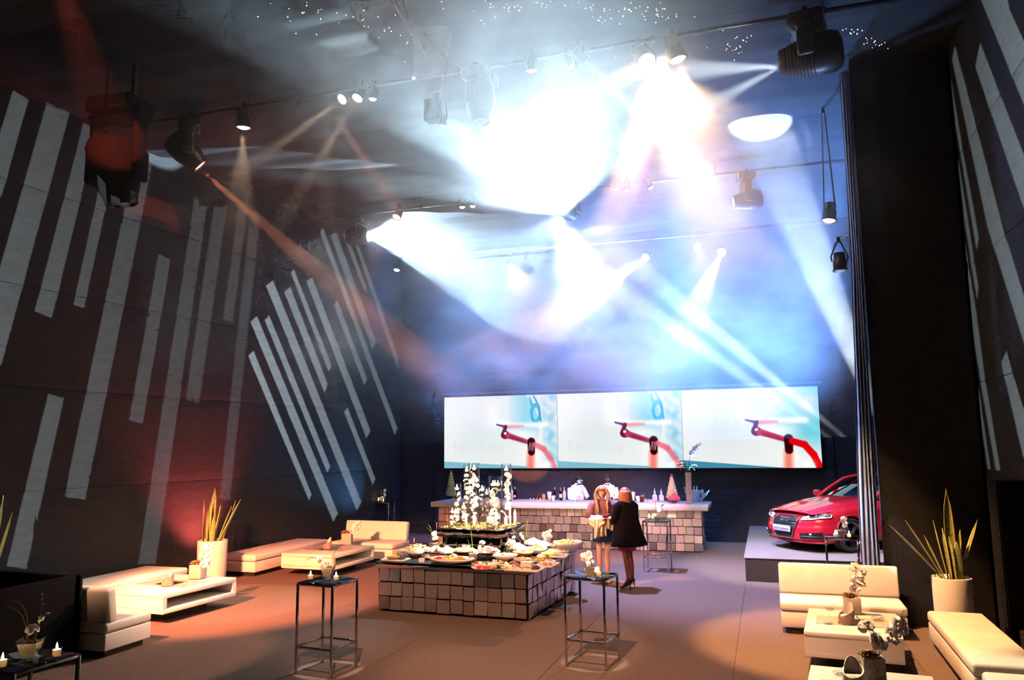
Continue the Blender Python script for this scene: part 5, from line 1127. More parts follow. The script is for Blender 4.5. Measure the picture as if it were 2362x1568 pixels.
# ------------------------------------------------------------------ red car
m_paint = mat('red_car_paint', (.52, .012, .035), .18, .2, var=.03, vs=3, coat=1., spec=.6)
m_trim = mat('car_black_trim', (.012, .012, .013), .35, var=.1); m_tyre = mat('tyre', (.015, .015, .015), .8, var=.2, bump=.2, bs=80)
m_rim = mat('alloy_rim', (.66, .66, .68), .22, 1., var=.05); m_hl = mat('headlight_glass', (.10, .09, .09), .08, spec=.8, var=.1, coat=1.)
m_hlw = mat('headlight_led', (.9, .86, .76), .15, var=.03, spec=.8); m_wind = glassmat('windscreen', (.30, .36, .38), 1.5, .02)
m_plate = mat('number_plate', (.50, .50, .62), .4, var=.03); m_int = mat('car_interior', (.07, .065, .06), .7, var=.2); m_seat = mat('car_seat', (.42, .40, .37), .7, var=.1)
def car():
    th = math.radians(-142); h = Vector((math.cos(th), math.sin(th), 0)); l = Vector((-h.y, h.x, 0)); C_ = Vector((1.47, 16.40, 0))-l*.85
    t = thing('car', 'shiny red hatchback car standing half behind the curtain on the stage', 'car', (C_.x, C_.y, .431), th)
    OX = [.87, .865, .85, .80, .72, .60, .45, .25, 0, -.3, -.7, -1.3, -1.9, -2.4, -2.8, -3.05, -3.22, -3.34, -3.41, -3.43]
    OYv = [0, .20, .36, .54, .67, .775, .84, .875, .89, .893, .893, .893, .893, .893, .875, .82, .72, .54, .28, 0]
    al = [0]
    for i in range(1, len(OX)): al.append(al[-1]+math.hypot(OX[i]-OX[i-1], OYv[i]-OYv[i-1]))
    def outl(s): return np.interp(s, al, OX), np.interp(s, al, OYv)
    SX = [-3.43, -3.2, -2.6, -1.3, -.7, -.2, .2, .5, .7, .87]; SZ = [.97, .99, .98, .945, .915, .865, .805, .75, .715, .685]
    Zs = lambda x: float(np.interp(x, SX, SZ))
    FR = [0, .05, .16, .34, .5, .62, .76, .88, .96, 1.]; FI = [.13, .05, .018, .0, .0, .012, .006, .018, .05, .085]
    def side(s, f, sg=1, out=0.):
        x, y = outl(s); ins = float(np.interp(f, FR, FI))-out
        x2, y2 = outl(min(al[-1], s+.02)); x1, y1 = outl(max(0, s-.02)); nx, ny = (y2-y1), -(x2-x1); q = math.hypot(nx, ny) or 1
        nx, ny = abs(nx)/q*(1 if x > -1.3 else -1), abs(ny)/q
        fr = max(0, min(1, (x-.2)/.6)); z = .165+(Zs(x)-.165)*f
        x -= fr*.10*max(0, f-.55)/.45*1.0; x -= fr*.03*max(0, .2-f)/.2
        return (x-nx*ins, max(0, (y-ny*ins))*sg, z)
    NS, NF = 150, 26
    for sg in (1, -1):
        g = MB(); g.grid(lambda u, v: side(al[-1]*u, v, sg), NS, NF)
        f2 = []; m2 = []; sm = []
        for f in g.f:
            c = [sum(g.v[i][k] for i in f)/4 for k in range(3)]
            if any(math.hypot(c[0]-wx, c[2]-.325) < .365 for wx in (0, -2.64)) and abs(c[1]) > .55 and c[2] < .72: continue
            f2.append(f if sg < 0 else f[::-1]); m2.append(0); sm.append(True)
        g.f, g.mi, g.sm = f2, m2, sm; g.build('side_panel', m_paint, t)
        for wx in (0, -2.64):   # arch lip and liner
            a = MB(); pts = []
            for k in range(25):
                q = PI*(-.06+1.12*k/24); pts.append((wx+.372*math.cos(q), sg*.868, .325+.372*math.sin(q)))
            a.tube(pts, .022, n=8); a.build('arch_lip', m_paint, t)
            b = MB(); b.grid(lambda u, v: (wx+.38*math.cos(PI*(-.15+1.3*u)), sg*(.50+.365*v), .325+.38*math.sin(PI*(-.15+1.3*u))), 24, 3); b.box((wx, sg*.5, .40), (.76, .02, .5)); b.build('arch_liner', m_trim, t)
    # bonnet
    def hood(u, v):
        x = .775-1.50*v**1.0; s = np.interp(-x, [-q for q in OX], al); yy = float(np.interp(-x, [-q for q in OX[:12]], OYv[:12]))
        e = side(s, 1.); ye = e[1]; q = 2*u-1; ze = e[2]; zc = float(np.interp(x, [-.8, -.5, 0, .4, .6, .8], [1.0, .985, .925, .84, .79, .725]))
        fold = .014*math.exp(-((abs(q)-.62)/.07)**2)
        return (e[0] if abs(x-.775) < 1e-6 else x-.02*q*q, ye*q, ze+(zc-ze)*(1-abs(q)**2.2)+fold*min(1, (.8-x)*3))
    MB().grid(hood, 41, 36).build('bonnet', m_paint, t)
    # nose cap between the bonnet and the front panel
    def cap(u, v):
        q = 2*u-1; s = abs(q)*al[5]; a = Vector(side(s, 1., 1 if q >= 0 else -1)); x = .775; b_ = Vector(hood(.5+.5*q*.72, 0)); return a.lerp(Vector((min(a.x, b_.x), a.y*(1-.0*v)+(b_.y-a.y)*v, a.z+(b_.z-a.z)*v)), v)
    MB().grid(cap, 41, 5).build('nose_cap', m_paint, t)
    # greenhouse
    def ws(u, v):
        q = 2*u-1; hw_ = .72-.15*v; return (-.58-.86*v-.20*q*q*(1-.3*v), hw_*q, .955+.445*v-.03*v*v*1.2-.03*q*q)
    MB().grid(ws, 17, 12).build('windscreen', m_wind, t)
    def roof(u, v):
        q = 2*u-1; x = -1.40-1.75*v; z = 1.382+.045*math.sin(PI*min(1, v*.9+.05))-.10*v*v; return (x-.14*q*q*(1-v), (.57-.06*v)*q, z-.05*abs(q)**3)
    MB().grid(roof, 17, 16).build('roof', m_paint, t)
    for sg in (1, -1):
        def swin(u, v): x = -.80-2.25*u; b0 = (x, .80-.03*u, Zs(x)+.005); xr = -1.55-1.45*u; r = (xr, .56-.05*u, 1.36-.06*u*u); return tuple(b0[k]*(1-v)+r[k]*v for k in range(3)) if sg > 0 else tuple((b0[k]*(1-v)+r[k]*v)*(1, -1, 1)[k] for k in range(3))
        MB().grid(swin, 16, 8).build('side_window', m_wind, t)
        p = MB(); p.tube([(-.66, sg*.765, .93), (-.95, sg*.70, 1.13), (-1.28, sg*.62, 1.32), (-1.55, sg*.57, 1.372), (-2.2, sg*.555, 1.385), (-2.9, sg*.51, 1.32)], [.035, .032, .03, .028, .028, .03], n=8); p.build('roof_rail', m_paint, t)
        MB().tube([(-1.75, sg*.79, .95), (-1.9, sg*.575, 1.37)], .03, n=6).build('door_pillar', m_trim, t)
        m_ = MB(); m_.rbox((-.86, sg*.98, 1.0), (.10, .20, .13), .04, 3); m_.tube([(-.86, sg*.82, .96), (-.86, sg*.92, .98)], .02, n=6); m_.build('wing_mirror', m_paint, t)
        sh = MB(); sh.grid(lambda u, v: (-.72-2.45*u, sg*(.808+.004*v-.05*v), Zs(-.72-2.45*u)-.03+.045*v), 16, 3); sh.build('belt_line', m_paint, t)
    def rear(u, v): q = 2*u-1; return (-3.10-.22*v-.02+.05*q*q, (.50+.22*v)*q, 1.32-.34*v)
    MB().grid(rear, 9, 6).build('rear_window', m_wind, t)
    MB().box((-1.9, 0, .62), (2.5, 1.4, .5)).build('cabin_floor', m_int, t)
    for sg in (1, -1):
        s = MB(); s.rbox((-1.75, sg*.36, .98), (.14, .46, .56), .05, 2, rot=(0, -.2, 0)); s.rbox((-1.86, sg*.36, 1.28), (.09, .24, .16), .04, 2); s.build('seat', m_seat, t)
    MB().rbox((-.95, 0, .93), (.4, 1.3, .10), .04, 2).build('dashboard', m_int, t)
    MB().tube([(-1.15+.05*math.sin(a), .36+.18*math.cos(a), 1.0+.16*math.sin(a)) for a in [2*PI*k/20 for k in range(21)]], .016, n=6).build('steering_wheel', m_trim, t)
    # front: points on the nose given (y, z)
    def nose(y, z, out=0.):
        s = float(np.interp(abs(y), OYv[:9], al[:9])); x0 = outl(s)[0]; f = (z-.165)/(Zs(x0)-.165); p = side(s, max(0, min(1, f)), 1, out); return Vector((p[0]+out*.6, y, z))
    GP = [(-.25, .665), (.25, .665), (.335, .61), (.325, .50), (.235, .265), (-.235, .265), (-.325, .50), (-.335, .61)]
    def inpoly_w(z): return float(np.interp(z, [.265, .50, .61, .665], [.235, .325, .335, .25]))
    MB().grid(lambda u, v: nose((2*u-1)*inpoly_w(.265+.40*v), .265+.40*v, .012), 14, 14).build('grille', m_trim, t)
    fr = []
    for i in range(8):
        a, b = GP[i], GP[(i+1) % 8]; fr += [nose(a[0]+(b[0]-a[0])*k/6, a[1]+(b[1]-a[1])*k/6, .018) for k in range(6)]
    MB().tube(fr+[fr[0]], .011, n=6).build('grille_frame', m_rim, t)
    for z in (.635, .585, .535, .485, .40, .35, .30):
        MB().tube([nose(inpoly_w(z)*(-1+2*k/10), z, .016) for k in range(11)], .0065, n=6).build('grille_bar', m_rim if z > .45 else m_trim, t)
    for k in range(4):
        b = MB(); c = nose(0, .605, .034); b.tube([(c.x, c.y+(k-1.5)*.056+.041*math.cos(a), c.z+.041*math.sin(a)) for a in [2*PI*q/24 for q in range(25)]], .0075, n=6, cap=False); b.build('emblem_ring', m_rim, t)
    c = nose(0, .425, .03); pl = MB(); pl.rbox((c.x+.004, 0, .425), (.012, .50, .115), .004, 1); pl = pl.build('number_plate', m_plate, t)
    cu_ = bpy.data.curves.new('plate_text', 'FONT'); cu_.body = 'Audi A3 Sportback'; cu_.size = .056; cu_.align_x = 'CENTER'; cu_.align_y = 'CENTER'; cu_.extrude = .001; cu_.materials.append(m_trim)
    tmp = bpy.data.objects.new('tmp', cu_); COL.objects.link(tmp); bpy.context.view_layer.update(); me = bpy.data.meshes.new_from_object(tmp.evaluated_get(bpy.context.evaluated_depsgraph_get())); bpy.data.objects.remove(tmp); link('plate_text', me, pl, (c.x+.0115, 0, .425), (PI/2, 0, PI/2))
    for sg in (1, -1):
        def hl(u, v):      # u inner -> outer, v lower -> upper
            y = .395+.44*u; lo = .595+.045*u+.05*max(0, u-.55); hi = .672+.085*u; hi = hi-.05*max(0, u-.85)/.15*.6; z = lo+(hi-lo)*v; p = nose(y, z, .010); return (p.x, sg*p.y, p.z)
        MB().grid(hl, 16, 6).build('headlight', m_hl, t)
        b = MB(); b.tube([Vector(hl(k/12, .10))+Vector((.008, sg*.004, 0)) for k in range(13)]+[Vector(hl(1, .1+.8*k/5))+Vector((.006, sg*.006, 0)) for k in range(1, 6)], .010, n=6); b.build('headlight_strip', m_hlw, t)
        for u in (.28, .58):
            c = Vector(hl(u, .58)); MB().ball(c+Vector((-.004, 0, 0)), .034, 12, 8, sc=(.6, 1, 1)).build('headlight_lens', m_hlw if u < .5 else m_rim, t)
        def hli(u, v): return Vector(hl(.02+.2*u, .25+.6*v))+Vector((.006, 0, 0))
        MB().grid(hli, 4, 4).build('headlight_reflector', m_hlw, t)
        def fog(u, v): y = .42+.36*u; z = .265+.10*v+.04*u*v-.01*u; p = nose(y, z, .012); return (p.x, sg*p.y, p.z)
        MB().grid(fog, 10, 5).build('air_intake', m_trim, t)
        b = MB(); b.tube([Vector(fog(.05+.9*k/8, .42))+Vector((.008, 0, 0)) for k in range(9)], .006, n=5); b.build('intake_bar', m_rim, t)
        c = Vector(fog(.55, .75)); MB().ball(c, .026, 10, 6, sc=(.5, 1.4, .7)).build('fog_lamp', m_hlw, t)
    MB().tube([nose(.80*(-1+2*k/24), .19, .012) for k in range(25)], .016, n=6).build('front_lip', m_paint, t)
    MB().box((-1.3, 0, .20), (3.6, 1.3, .10)).build('underbody', m_trim, t)
    # wheels
    for wx in (0, -2.64):
        for sg in (1, -1):
            w_ = MB(); T = Matrix.Translation((wx, sg*.77, .325)) @ Matrix.Rotation(-sg*PI/2, 4, 'X')
            w_.lathe([(.225, -.10), (.29, -.108), (.32, -.09), (.325, 0), (.32, .09), (.29, .108), (.238, .10), (.23, .06)], n=44, T=T, cap=False); tyre = w_.build('wheel', m_tyre, t)
            r = MB(); r.lathe([(.242, .095), (.248, .104), (.236, .106), (.222, .09), (.215, -.06)], n=44, T=T, cap=False)
            r.build('rim', m_rim, tyre); d = MB(); d.lathe([(1e-4, .0), (.20, .0)], n=24, T=T, cap=False); d.build('brake_disc', m_trim, tyre)
            for k in range(5):
                a = 2*PI*k/5+.3; d1 = Vector((math.cos(a), math.sin(a), 0)); s1 = Vector((-d1.y, d1.x, 0)); tw = s1*.03
                sp = MB(); vs_ = []
                for (rr, ww, zz, sh_) in ((.03, .030, .075, 0), (.12, .034, .085, .3), (.235, .058, .095, 1)):
                    vs_ += [d1*rr+s1*ww+tw*sh_+Vector((0, 0, zz)), d1*rr-s1*ww+tw*sh_+Vector((0, 0, zz)), d1*rr-s1*ww+tw*sh_+Vector((0, 0, zz-.03)), d1*rr+s1*ww+tw*sh_+Vector((0, 0, zz-.03))]
                sp.add(vs_, [(i*4+j, i*4+(j+1) % 4, i*4+4+(j+1) % 4, i*4+4+j) for i in (0, 1) for j in range(4)], T=T); sp.build('spoke', m_rim, tyre)
            hb = MB(); hb.lathe([(.045, .07), (.04, .09), (1e-4, .092)], n=16, T=T, cap=False); hb.build('hub_cap', m_rim, tyre)
    return t
car()
# ------------------------------------------------------------------ people
m_sk1 = mat('skin_fair', (.62, .36, .26), .55, var=.05, vs=9, sss=.1); m_sk2 = mat('skin_dark', (.12, .06, .04), .5, var=.08, vs=9)
m_hair1 = mat('hair_blonde_brown', (.26, .13, .06), .45, col2=(.46, .25, .11), vs=18, stretch=(6, 6, 1)); m_hair2 = mat('hair_auburn', (.20, .07, .035), .45, col2=(.34, .13, .06), vs=22, stretch=(6, 6, 1)); m_hairk = mat('hair_black', (.012, .011, .011), .6, var=.2)
m_top = mat('plum_chiffon', (.16, .07, .09), .7, var=.12, vs=14, bump=.2, bs=30); m_navy = mat('navy_skirt', (.025, .04, .10), .7, var=.15, vs=14, bump=.2, bs=34); m_scarf = mat('cream_knit', (.72, .58, .40), .9, var=.12, vs=24, bump=.7, bs=80)
m_coat = mat('black_wool', (.0045, .004, .006), .95, var=.25, vs=18, bump=.15, bs=90, spec=.08); m_pinkd = mat('raspberry_dress', (.36, .03, .08), .7, var=.1); m_tight = mat('sheer_black_tights', (.16, .055, .035), .5, var=.12)
m_nude = mat('nude_shoe', (.55, .33, .22), .4, var=.05); m_bsh = mat('black_suede', (.012, .010, .012), .7, var=.2); m_shirt = mat('white_shirt', (.76, .76, .78), .7, var=.04, bump=.15, bs=20); m_vest = mat('dark_waistcoat', (.02, .025, .04), .7, var=.2)
m_case = mat('maroon_phone_case', (.22, .02, .05), .35, var=.1); m_eye = mat('eye_white', (.8, .78, .75), .2, var=.02); m_iris = mat('eye_dark', (.03, .02, .015), .2, var=.1); m_lips = mat('lips', (.42, .10, .10), .4, var=.05)

def skin(name, parent, V, E, m, root=0, lv=2):
    me = bpy.data.meshes.new(name); me.from_pydata([v[0] for v in V], E, []); o = link(name, me, parent)
    o.modifiers.new('skin', 'SKIN').use_smooth_shade = True
    if not me.skin_vertices: me.attributes.new('skin', 'FLOAT', 'POINT')
    sv = me.skin_vertices[0].data
    for i, v in enumerate(V):
        r = v[1]; sv[i].radius = r if hasattr(r, '__len__') else (r, r); sv[i].use_root = (i == root)
    subsurf(o, lv); me.materials.append(m); return o
def hand(par, wrist, d, up, m, curl=.6, side=1):
    """palm, four unequal bent fingers and a thumb that leaves the side of the palm"""
    W_ = Vector(wrist); d = Vector(d).normalized(); n = Vector(up); n = (n-d*n.dot(d)).normalized(); s = d.cross(n)*side
    b = MB(); T = Matrix((( s.x, d.x, n.x, 0), (s.y, d.y, n.y, 0), (s.z, d.z, n.z, 0), (0, 0, 0, 1)))
    b.rbox((0, 0, 0), (.072, .085, .028), .012, 2, T=Matrix.Translation(W_+d*.045) @ T)
    for k, L_ in enumerate((.062, .074, .078, .068)):
        x = (.027-.018*k)*-1; p0 = W_+d*.082+s*(-x); c1, c2 = curl*.8, curl*1.7
        p1 = p0+(d*math.cos(c1*.5)-n*math.sin(c1*.5))*L_*.45; p2 = p1+(d*math.cos(c1)-n*math.sin(c1))*L_*.32; p3 = p2+(d*math.cos(c2)-n*math.sin(c2))*L_*.26
        b.tube([p0-d*.012, p1, p2, p3], [.0095, .009, .008, .0065], n=7)
    q0 = W_+d*.03+s*.032; q1 = q0+(s*.75+d*.6-n*.2)*.035; q2 = q1+(s*.15+d*.9-n*.4)*.032
    b.tube([q0-s*.01, q1, q2], [.012, .0105, .0085], n=7)
    return b.build('hand', m, par)
def face(par, c, r, yaw, skinm, tilt=0.):
    """eyes, nose, mouth and ears on a head of half width r that looks along yaw"""
    R = (Matrix.Translation(c) @ Matrix.Rotation(yaw, 4, 'Z') @ Matrix.Rotation(tilt, 4, 'X'))
    b = MB(); b.prism([(-.013, -.088), (.013, -.088), (.004, -.112), (-.004, -.112)], -.022, -.016, T=R); b.add([(-.006, -.086, .018), (.006, -.086, .018), (.014, -.092, -.022), (-.014, -.092, -.022), (0, -.116, -.018)], [(0, 1, 4), (1, 2, 4), (2, 3, 4), (3, 0, 4)], True, R); b.build('nose', skinm, par)
    for s in (-1, 1):
        MB().ball((s*.031, -.083, .016), .0115, 8, 6, T=R, sc=(1.25, .7, .75)).build('eye', m_eye, par); MB().ball((s*.031, -.0905, .016), .0055, 6, 5, T=R, sc=(1, .6, 1)).build('iris', m_iris, par)
        e = MB(); e.tube([(s*.016, -.091, .034), (s*.032, -.093, .039), (s*.046, -.083, .034)], .0032, n=5); e.v = [tuple(R @ Vector(v)) for v in e.v]; e.build('eyebrow', m_hairk, par)
        MB().ball((s*.078, -.0, .0), .022, 8, 6, T=R, sc=(.4, .7, 1.2)).build('ear', skinm, par)
    e = MB(); e.ball((0, -.088, -.047), .018, 8, 5, T=R, sc=(1.25, .5, .42)); e.build('mouth', m_lips, par)
def ringloft(rings, n=28, wob=0.):
    vs = []; ph = random.uniform(0, 6)
    for j, (cx, cy_, z, rx, ry) in enumerate(rings):
        for i in range(n):
            a = 2*PI*i/n; k = 1+wob*math.sin(a*7+ph+j*.2)*j/len(rings); vs.append((cx+rx*math.cos(a)*k, cy_+ry*math.sin(a)*k, z))
    return vs, [(j*n+i, j*n+(i+1) % n, (j+1)*n+(i+1) % n, (j+1)*n+i) for j in range(len(rings)-1) for i in range(n)]
def strands(par, name, m, paths, r):
    b = MB()
    for p in paths: b.tube(bez(*p, n=9), [r*.7, r, r*1.05, r, r, r*.95, r*.85, r*.6, r*.25], n=6)
    o = b.build(name, m, par); return o
def figure(t, m, legs, arms, H_=1.66, lean=(0, 0), hy=(0, 0), legm=None, head=None, build=1.):
    k = H_/1.66; lx, ly = lean; ch = Vector((lx*.6, ly*.6, 1.22*k)); nb = Vector((lx*.95, ly*.95, 1.395*k)); hd = head or Vector((lx*1.1, ly*1.1-.02, 1.565*k))
    V = [((0, 0, .93*k), (.135*build, .10*build)), ((lx*.3, ly*.3, 1.06*k), (.105*build, .082*build)), (tuple(ch), (.125*build, .088*build)), (tuple(nb), (.052, .05)), (tuple((nb+hd)/2+Vector((0, .008, 0))), (.047, .05)),
         (tuple(hd+Vector((0, -.015, -.055))), (.052, .062)), (tuple(hd+Vector((0, 0, .02))), (.074, .092)), (tuple(hd+Vector((0, .008, .075))), (.058, .072))]
    E = [(0, 1), (1, 2), (2, 3), (3, 4), (4, 5), (5, 6), (6, 7)]
    for s, (hip, kn, an, toe) in legs.items():
        i = len(V); V += [(hip, .082*build), ((Vector(hip)*.5+Vector(kn)*.5), .072*build), (kn, .052), ((Vector(kn)*.62+Vector(an)*.38+Vector((0, .012, 0))), .052), (an, .033), (toe, .028)]
        E += [(0, i), (i, i+1), (i+1, i+2), (i+2, i+3), (i+3, i+4), (i+4, i+5)]
    for s, (sh, el, wr) in arms.items():
        i = len(V); V += [(sh, .050*build), (el, .038), ((Vector(el)*.6+Vector(wr)*.4), .036), (wr, .024)]; E += [(2, i), (i, i+1), (i+1, i+2), (i+2, i+3)]
    return skin('body', t, V, E, m), hd

# --- woman with long hair and a cream scarf
w1 = thing('person', 'woman with long wavy fair hair, plum top, navy skirt and cream scarf over her arm', 'person', (-2.95, 14.66, 0), math.radians(14)); Z = .045
legs = {-1: ((-.085, 0, .90+Z), (-.080, -.02, .49+Z), (-.075, .02, .085+Z), (-.085, -.12, .03+Z)), 1: ((.085, 0, .90+Z), (.060, -.03, .49+Z), (.065, .02, .085+Z), (.085, -.12, .03+Z))}
arms = {-1: ((-.165, 0, 1.36+Z), (-.235, -.01, 1.09+Z), (-.03, -.235, 1.10+Z)), 1: ((.165, 0, 1.36+Z), (.225, -.02, 1.09+Z), (.08, -.25, 1.12+Z))}
_, hd = figure(w1, m_sk1, legs, arms, 1.705, head=Vector((-.01, -.02, 1.61)), build=.98); face(w1, hd, .08, .12, m_sk1, -.08)
v, f = ringloft([(0, 0, 1.43+Z, .075, .07), (0, 0, 1.39+Z, .165, .10), (0, 0, 1.30+Z, .185, .125), (0, 0, 1.17+Z, .165, .12), (0, 0, 1.05+Z, .16, .12), (0, 0, .97+Z, .185, .14)], wob=.03); solid(MB().add(v, f, True).build('top', m_top, w1), .006)
for s in (-1, 1): solid(MB().tube([(s*.12, 0, 1.385+Z), (s*.185, 0, 1.34+Z), (s*.225, -.005, 1.22+Z), (s*.245, -.02, 1.10+Z)], [.06, .078, .085, .095], n=14, cap=False).build('sleeve', m_top, w1), .004)
v, f = ringloft([(0, 0, 1.03+Z, .150, .115), (0, 0, .93+Z, .18, .14), (0, 0, .80+Z, .195, .15), (0, 0, .685+Z, .20, .16)], wob=.05); solid(MB().add(v, f, True).build('skirt', m_navy, w1), .006)
hand(w1, (-.03, -.235, 1.10+Z), (.85, -.35, .25), (0, -.3, 1), m_sk1, .7, 1); hand(w1, (.08, -.25, 1.12+Z), (-.6, -.5, .15), (0, -.2, 1), m_sk1, .9, -1)
MB().rbox((.045, -.325, 1.165+Z), (.13, .016, .075), .006, 2, rot=(.5, -.25, .1)).build('phone', m_case, w1)
def sc1(u, v):      # the bundle looped over the forearm
    a = 2*PI*u; t = v; c = Vector((-.265+.30*t, -.04-.22*math.sin(t*PI*.62), 1.075+Z-.035*math.sin(t*PI))); fold = 1+.16*math.sin(a*5+t*3)+.08*math.sin(a*9-t*5)
    return c+Vector((.012*math.cos(a), .058*math.cos(a)*fold, .098*math.sin(a)*fold*(.72+.5*math.sin(PI*t))))
def sc2(u, v):      # the hanging length
    x = -.165+.20*u+.03*v*(u-.5); return Vector((x, -.262+.028*math.sin(u*PI*5+v*1.5)-.03*math.sin(v*PI)+.05*v, 1.10+Z-(.34-.05*u+.012*math.sin(u*21))*v))
def sc3(u, v): return Vector((.03+.22*u+.02*v, -.285+.024*math.sin(u*PI*5+v*2)+.03*v, 1.11+Z-(.15+.06*math.sin(u*PI)+.010*math.sin(u*25))*v))
b = MB(); b.grid(sc1, 40, 16, True, True); b.build('scarf', m_scarf, w1)
solid(MB().grid(sc2, 40, 14).build('scarf_end', m_scarf, w1), .012); solid(MB().grid(sc3, 40, 10).build('scarf_end', m_scarf, w1), .012)
def haircap(par, hd, m, r, sc, yo, zo, hair_y, hair_z):
    hb = MB(); hb.ball((hd.x, hd.y+yo, hd.z+zo), r, 26, 18, sc=sc)
    keep = [f_ for f_ in hb.f if not all(hb.v[i][1] < hd.y+hair_y and hb.v[i][2] < hd.z+hair_z+.25*(hb.v[i][0]-hd.x)**2/r for i in f_)]
    hb.f = keep; hb.sm = [True]*len(keep); hb.mi = [0]*len(keep); return solid(hb.build('hair_cap', m, par), .010)
haircap(w1, hd, m_hair1, .104, (.83, 1.0, 1.16), .008, .020, -.040, .072)
b = MB()
for s in (-1, 1):
    for k in range(12):
        u = k/11; y0 = hd.y-.052+.125*u; ph = random.uniform(0, 6); pts = []
        for q in range(13):
            t = q/12; z = hd.z+.115-.47*t
            wd = .022+.072*min(1, t*4.5)**.7+.022*math.sin(min(1, t*1.6)*PI)-.018*max(0, t-.5)+.010*u
            yy = y0+(.0 if t < .25 else -.17*(t-.25)*(1-.75*u))+.010*math.sin(t*11+ph)
            pts.append((hd.x+s*(wd-.012*u*(t < .3))+.009*math.sin(t*13+ph), yy, z+.015*u))
        b.tube(pts, [.012, .018, .021, .022, .022, .022, .022, .022, .021, .02, .018, .014, .006], n=6)
b.build('long_hair', m_hair1, w1)
for s, (_, _, an, toe) in legs.items():
    b = MB(); b.rbox((an[0]*.5+toe[0]*.5, -.055, .022), (.08, .24, .04), .016, 2); b.tube([(an[0]-.03, .0, .06), (an[0], -.05, .095), (an[0]+.03, 0, .06)], .010, n=6); b.build('shoe', m_nude, w1)

# --- woman in the black coat, seen from behind
w2 = thing('person', 'woman with short auburn hair in a black cape coat and black stiletto heels', 'person', (-2.42, 14.12, 0), math.radians(-126)); Z = .085
legs = {-1: ((-.08, 0, .89+Z), (-.075, -.02, .49+Z), (-.08, .03, .09+Z), (-.085, -.10, .0+.03)), 1: ((.08, 0, .89+Z), (.105, .06, .49+Z), (.115, .13, .09+Z), (.12, .0, .0+.03))}
arms = {-1: ((-.165, 0, 1.34+Z), (-.215, -.02, 1.08+Z), (-.05, -.25, 1.07+Z)), 1: ((.165, 0, 1.34+Z), (.225, -.04, 1.08+Z), (.06, -.28, 1.10+Z))}
_, hd = figure(w2, m_tight, legs, arms, 1.72, head=Vector((.0, -.03, 1.60)), build=1.0)
MB().ball(hd+Vector((0, -.006, .0)), .098, 14, 10, sc=(.80, 1.0, 1.16)).build('head', m_sk1, w2); MB().cyl((0, 0, 1.40), hd+Vector((0, 0, -.06)), .054, .05).build('neck', m_sk1, w2)
face(w2, hd, .08, 0, m_sk1)
CR = [(0, 0, 1.455+Z, .07, .065), (0, 0, 1.40+Z, .145, .095), (0, .0, 1.33+Z, .20, .13), (0, -.01, 1.18+Z, .235, .165), (0, .0, 1.02+Z, .265, .19), (0, .02, .85+Z, .30, .225), (0, .04, .70+Z, .34, .265), (0, .045, .655+Z, .35, .275)]
v, f = ringloft(CR, 36, wob=.05); solid(MB().add(v, f, True).build('coat', m_coat, w2), .012)
for s in (-1, 1): MB().tube([(s*.13, 0, 1.385+Z), (s*.205, -.01, 1.32+Z), (s*.245, -.03, 1.10+Z), (s*.15, -.17, 1.06+Z), (s*.07, -.25, 1.075+Z)], [.06, .085, .078, .066, .058], n=12).build('sleeve', m_coat, w2)
b = MB(); v, f = ringloft([(0, .01, 1.36+Z, .10, .085), (0, .015, 1.40+Z, .082, .072), (0, .02, 1.35+Z, .135, .11)], 24); b.add(v, f, True); solid(b.build('collar', m_coat, w2), .008)
v, f = ringloft([(0, 0, .80+Z, .17, .135), (0, 0, .66+Z, .175, .14), (0, .0, .565+Z, .17, .14)]); solid(MB().add(v, f, True).build('dress', m_pinkd, w2), .005)
hand(w2, (-.05, -.25, 1.07+Z), (.5, -.8, .2), (0, 0, 1), m_sk1, .8, 1); hand(w2, (.06, -.28, 1.10+Z), (-.3, -.9, .2), (0, 0, 1), m_sk1, .8, -1)
haircap(w2, hd, m_hair2, .112, (.86, 1.0, 1.12), .012, .018, -.052, .066)
P_ = []
for k in range(30):
    a = PI*(-.16+1.32*k/29); x0, y0 = .098*math.cos(a), .100*math.sin(a); P_.append(((hd.x+x0*.86, hd.y+.015+y0*.86, hd.z+.085), (hd.x+x0*1.32, hd.y+.02+y0*1.25, hd.z-.05), (hd.x+x0*.95, hd.y+.015+y0*.95, hd.z-.165-.015*(k % 3))))
strands(w2, 'bob_hair', m_hair2, P_, .020)
for s, (_, _, an, toe) in legs.items():
    yb = an[1]; x = an[0]*.6+toe[0]*.4
    b = MB(); vs_ = []
    for (yy, zz, w_, h_) in ((yb+.035, .115, .026, .05), (yb-.01, .105, .033, .035), (yb-.07, .062, .036, .026), (yb-.13, .020, .042, .022), (yb-.18, .014, .036, .024), (yb-.215, .010, .012, .014)):
        vs_ += [(x-w_, yy, zz), (x+w_, yy, zz), (x+w_*.8, yy, zz+h_), (x-w_*.8, yy, zz+h_)]
    b.add(vs_, [(i*4+j, i*4+(j+1) % 4, i*4+4+(j+1) % 4, i*4+4+j) for i in range(5) for j in range(4)]+[(0, 1, 2, 3), (23, 22, 21, 20)], True)
    b.tube([(x, yb+.03, .12), (x, yb+.045, .06), (x, yb+.04, .0)], [.018, .008, .006], n=7); b.build('shoe', m_bsh, w2)

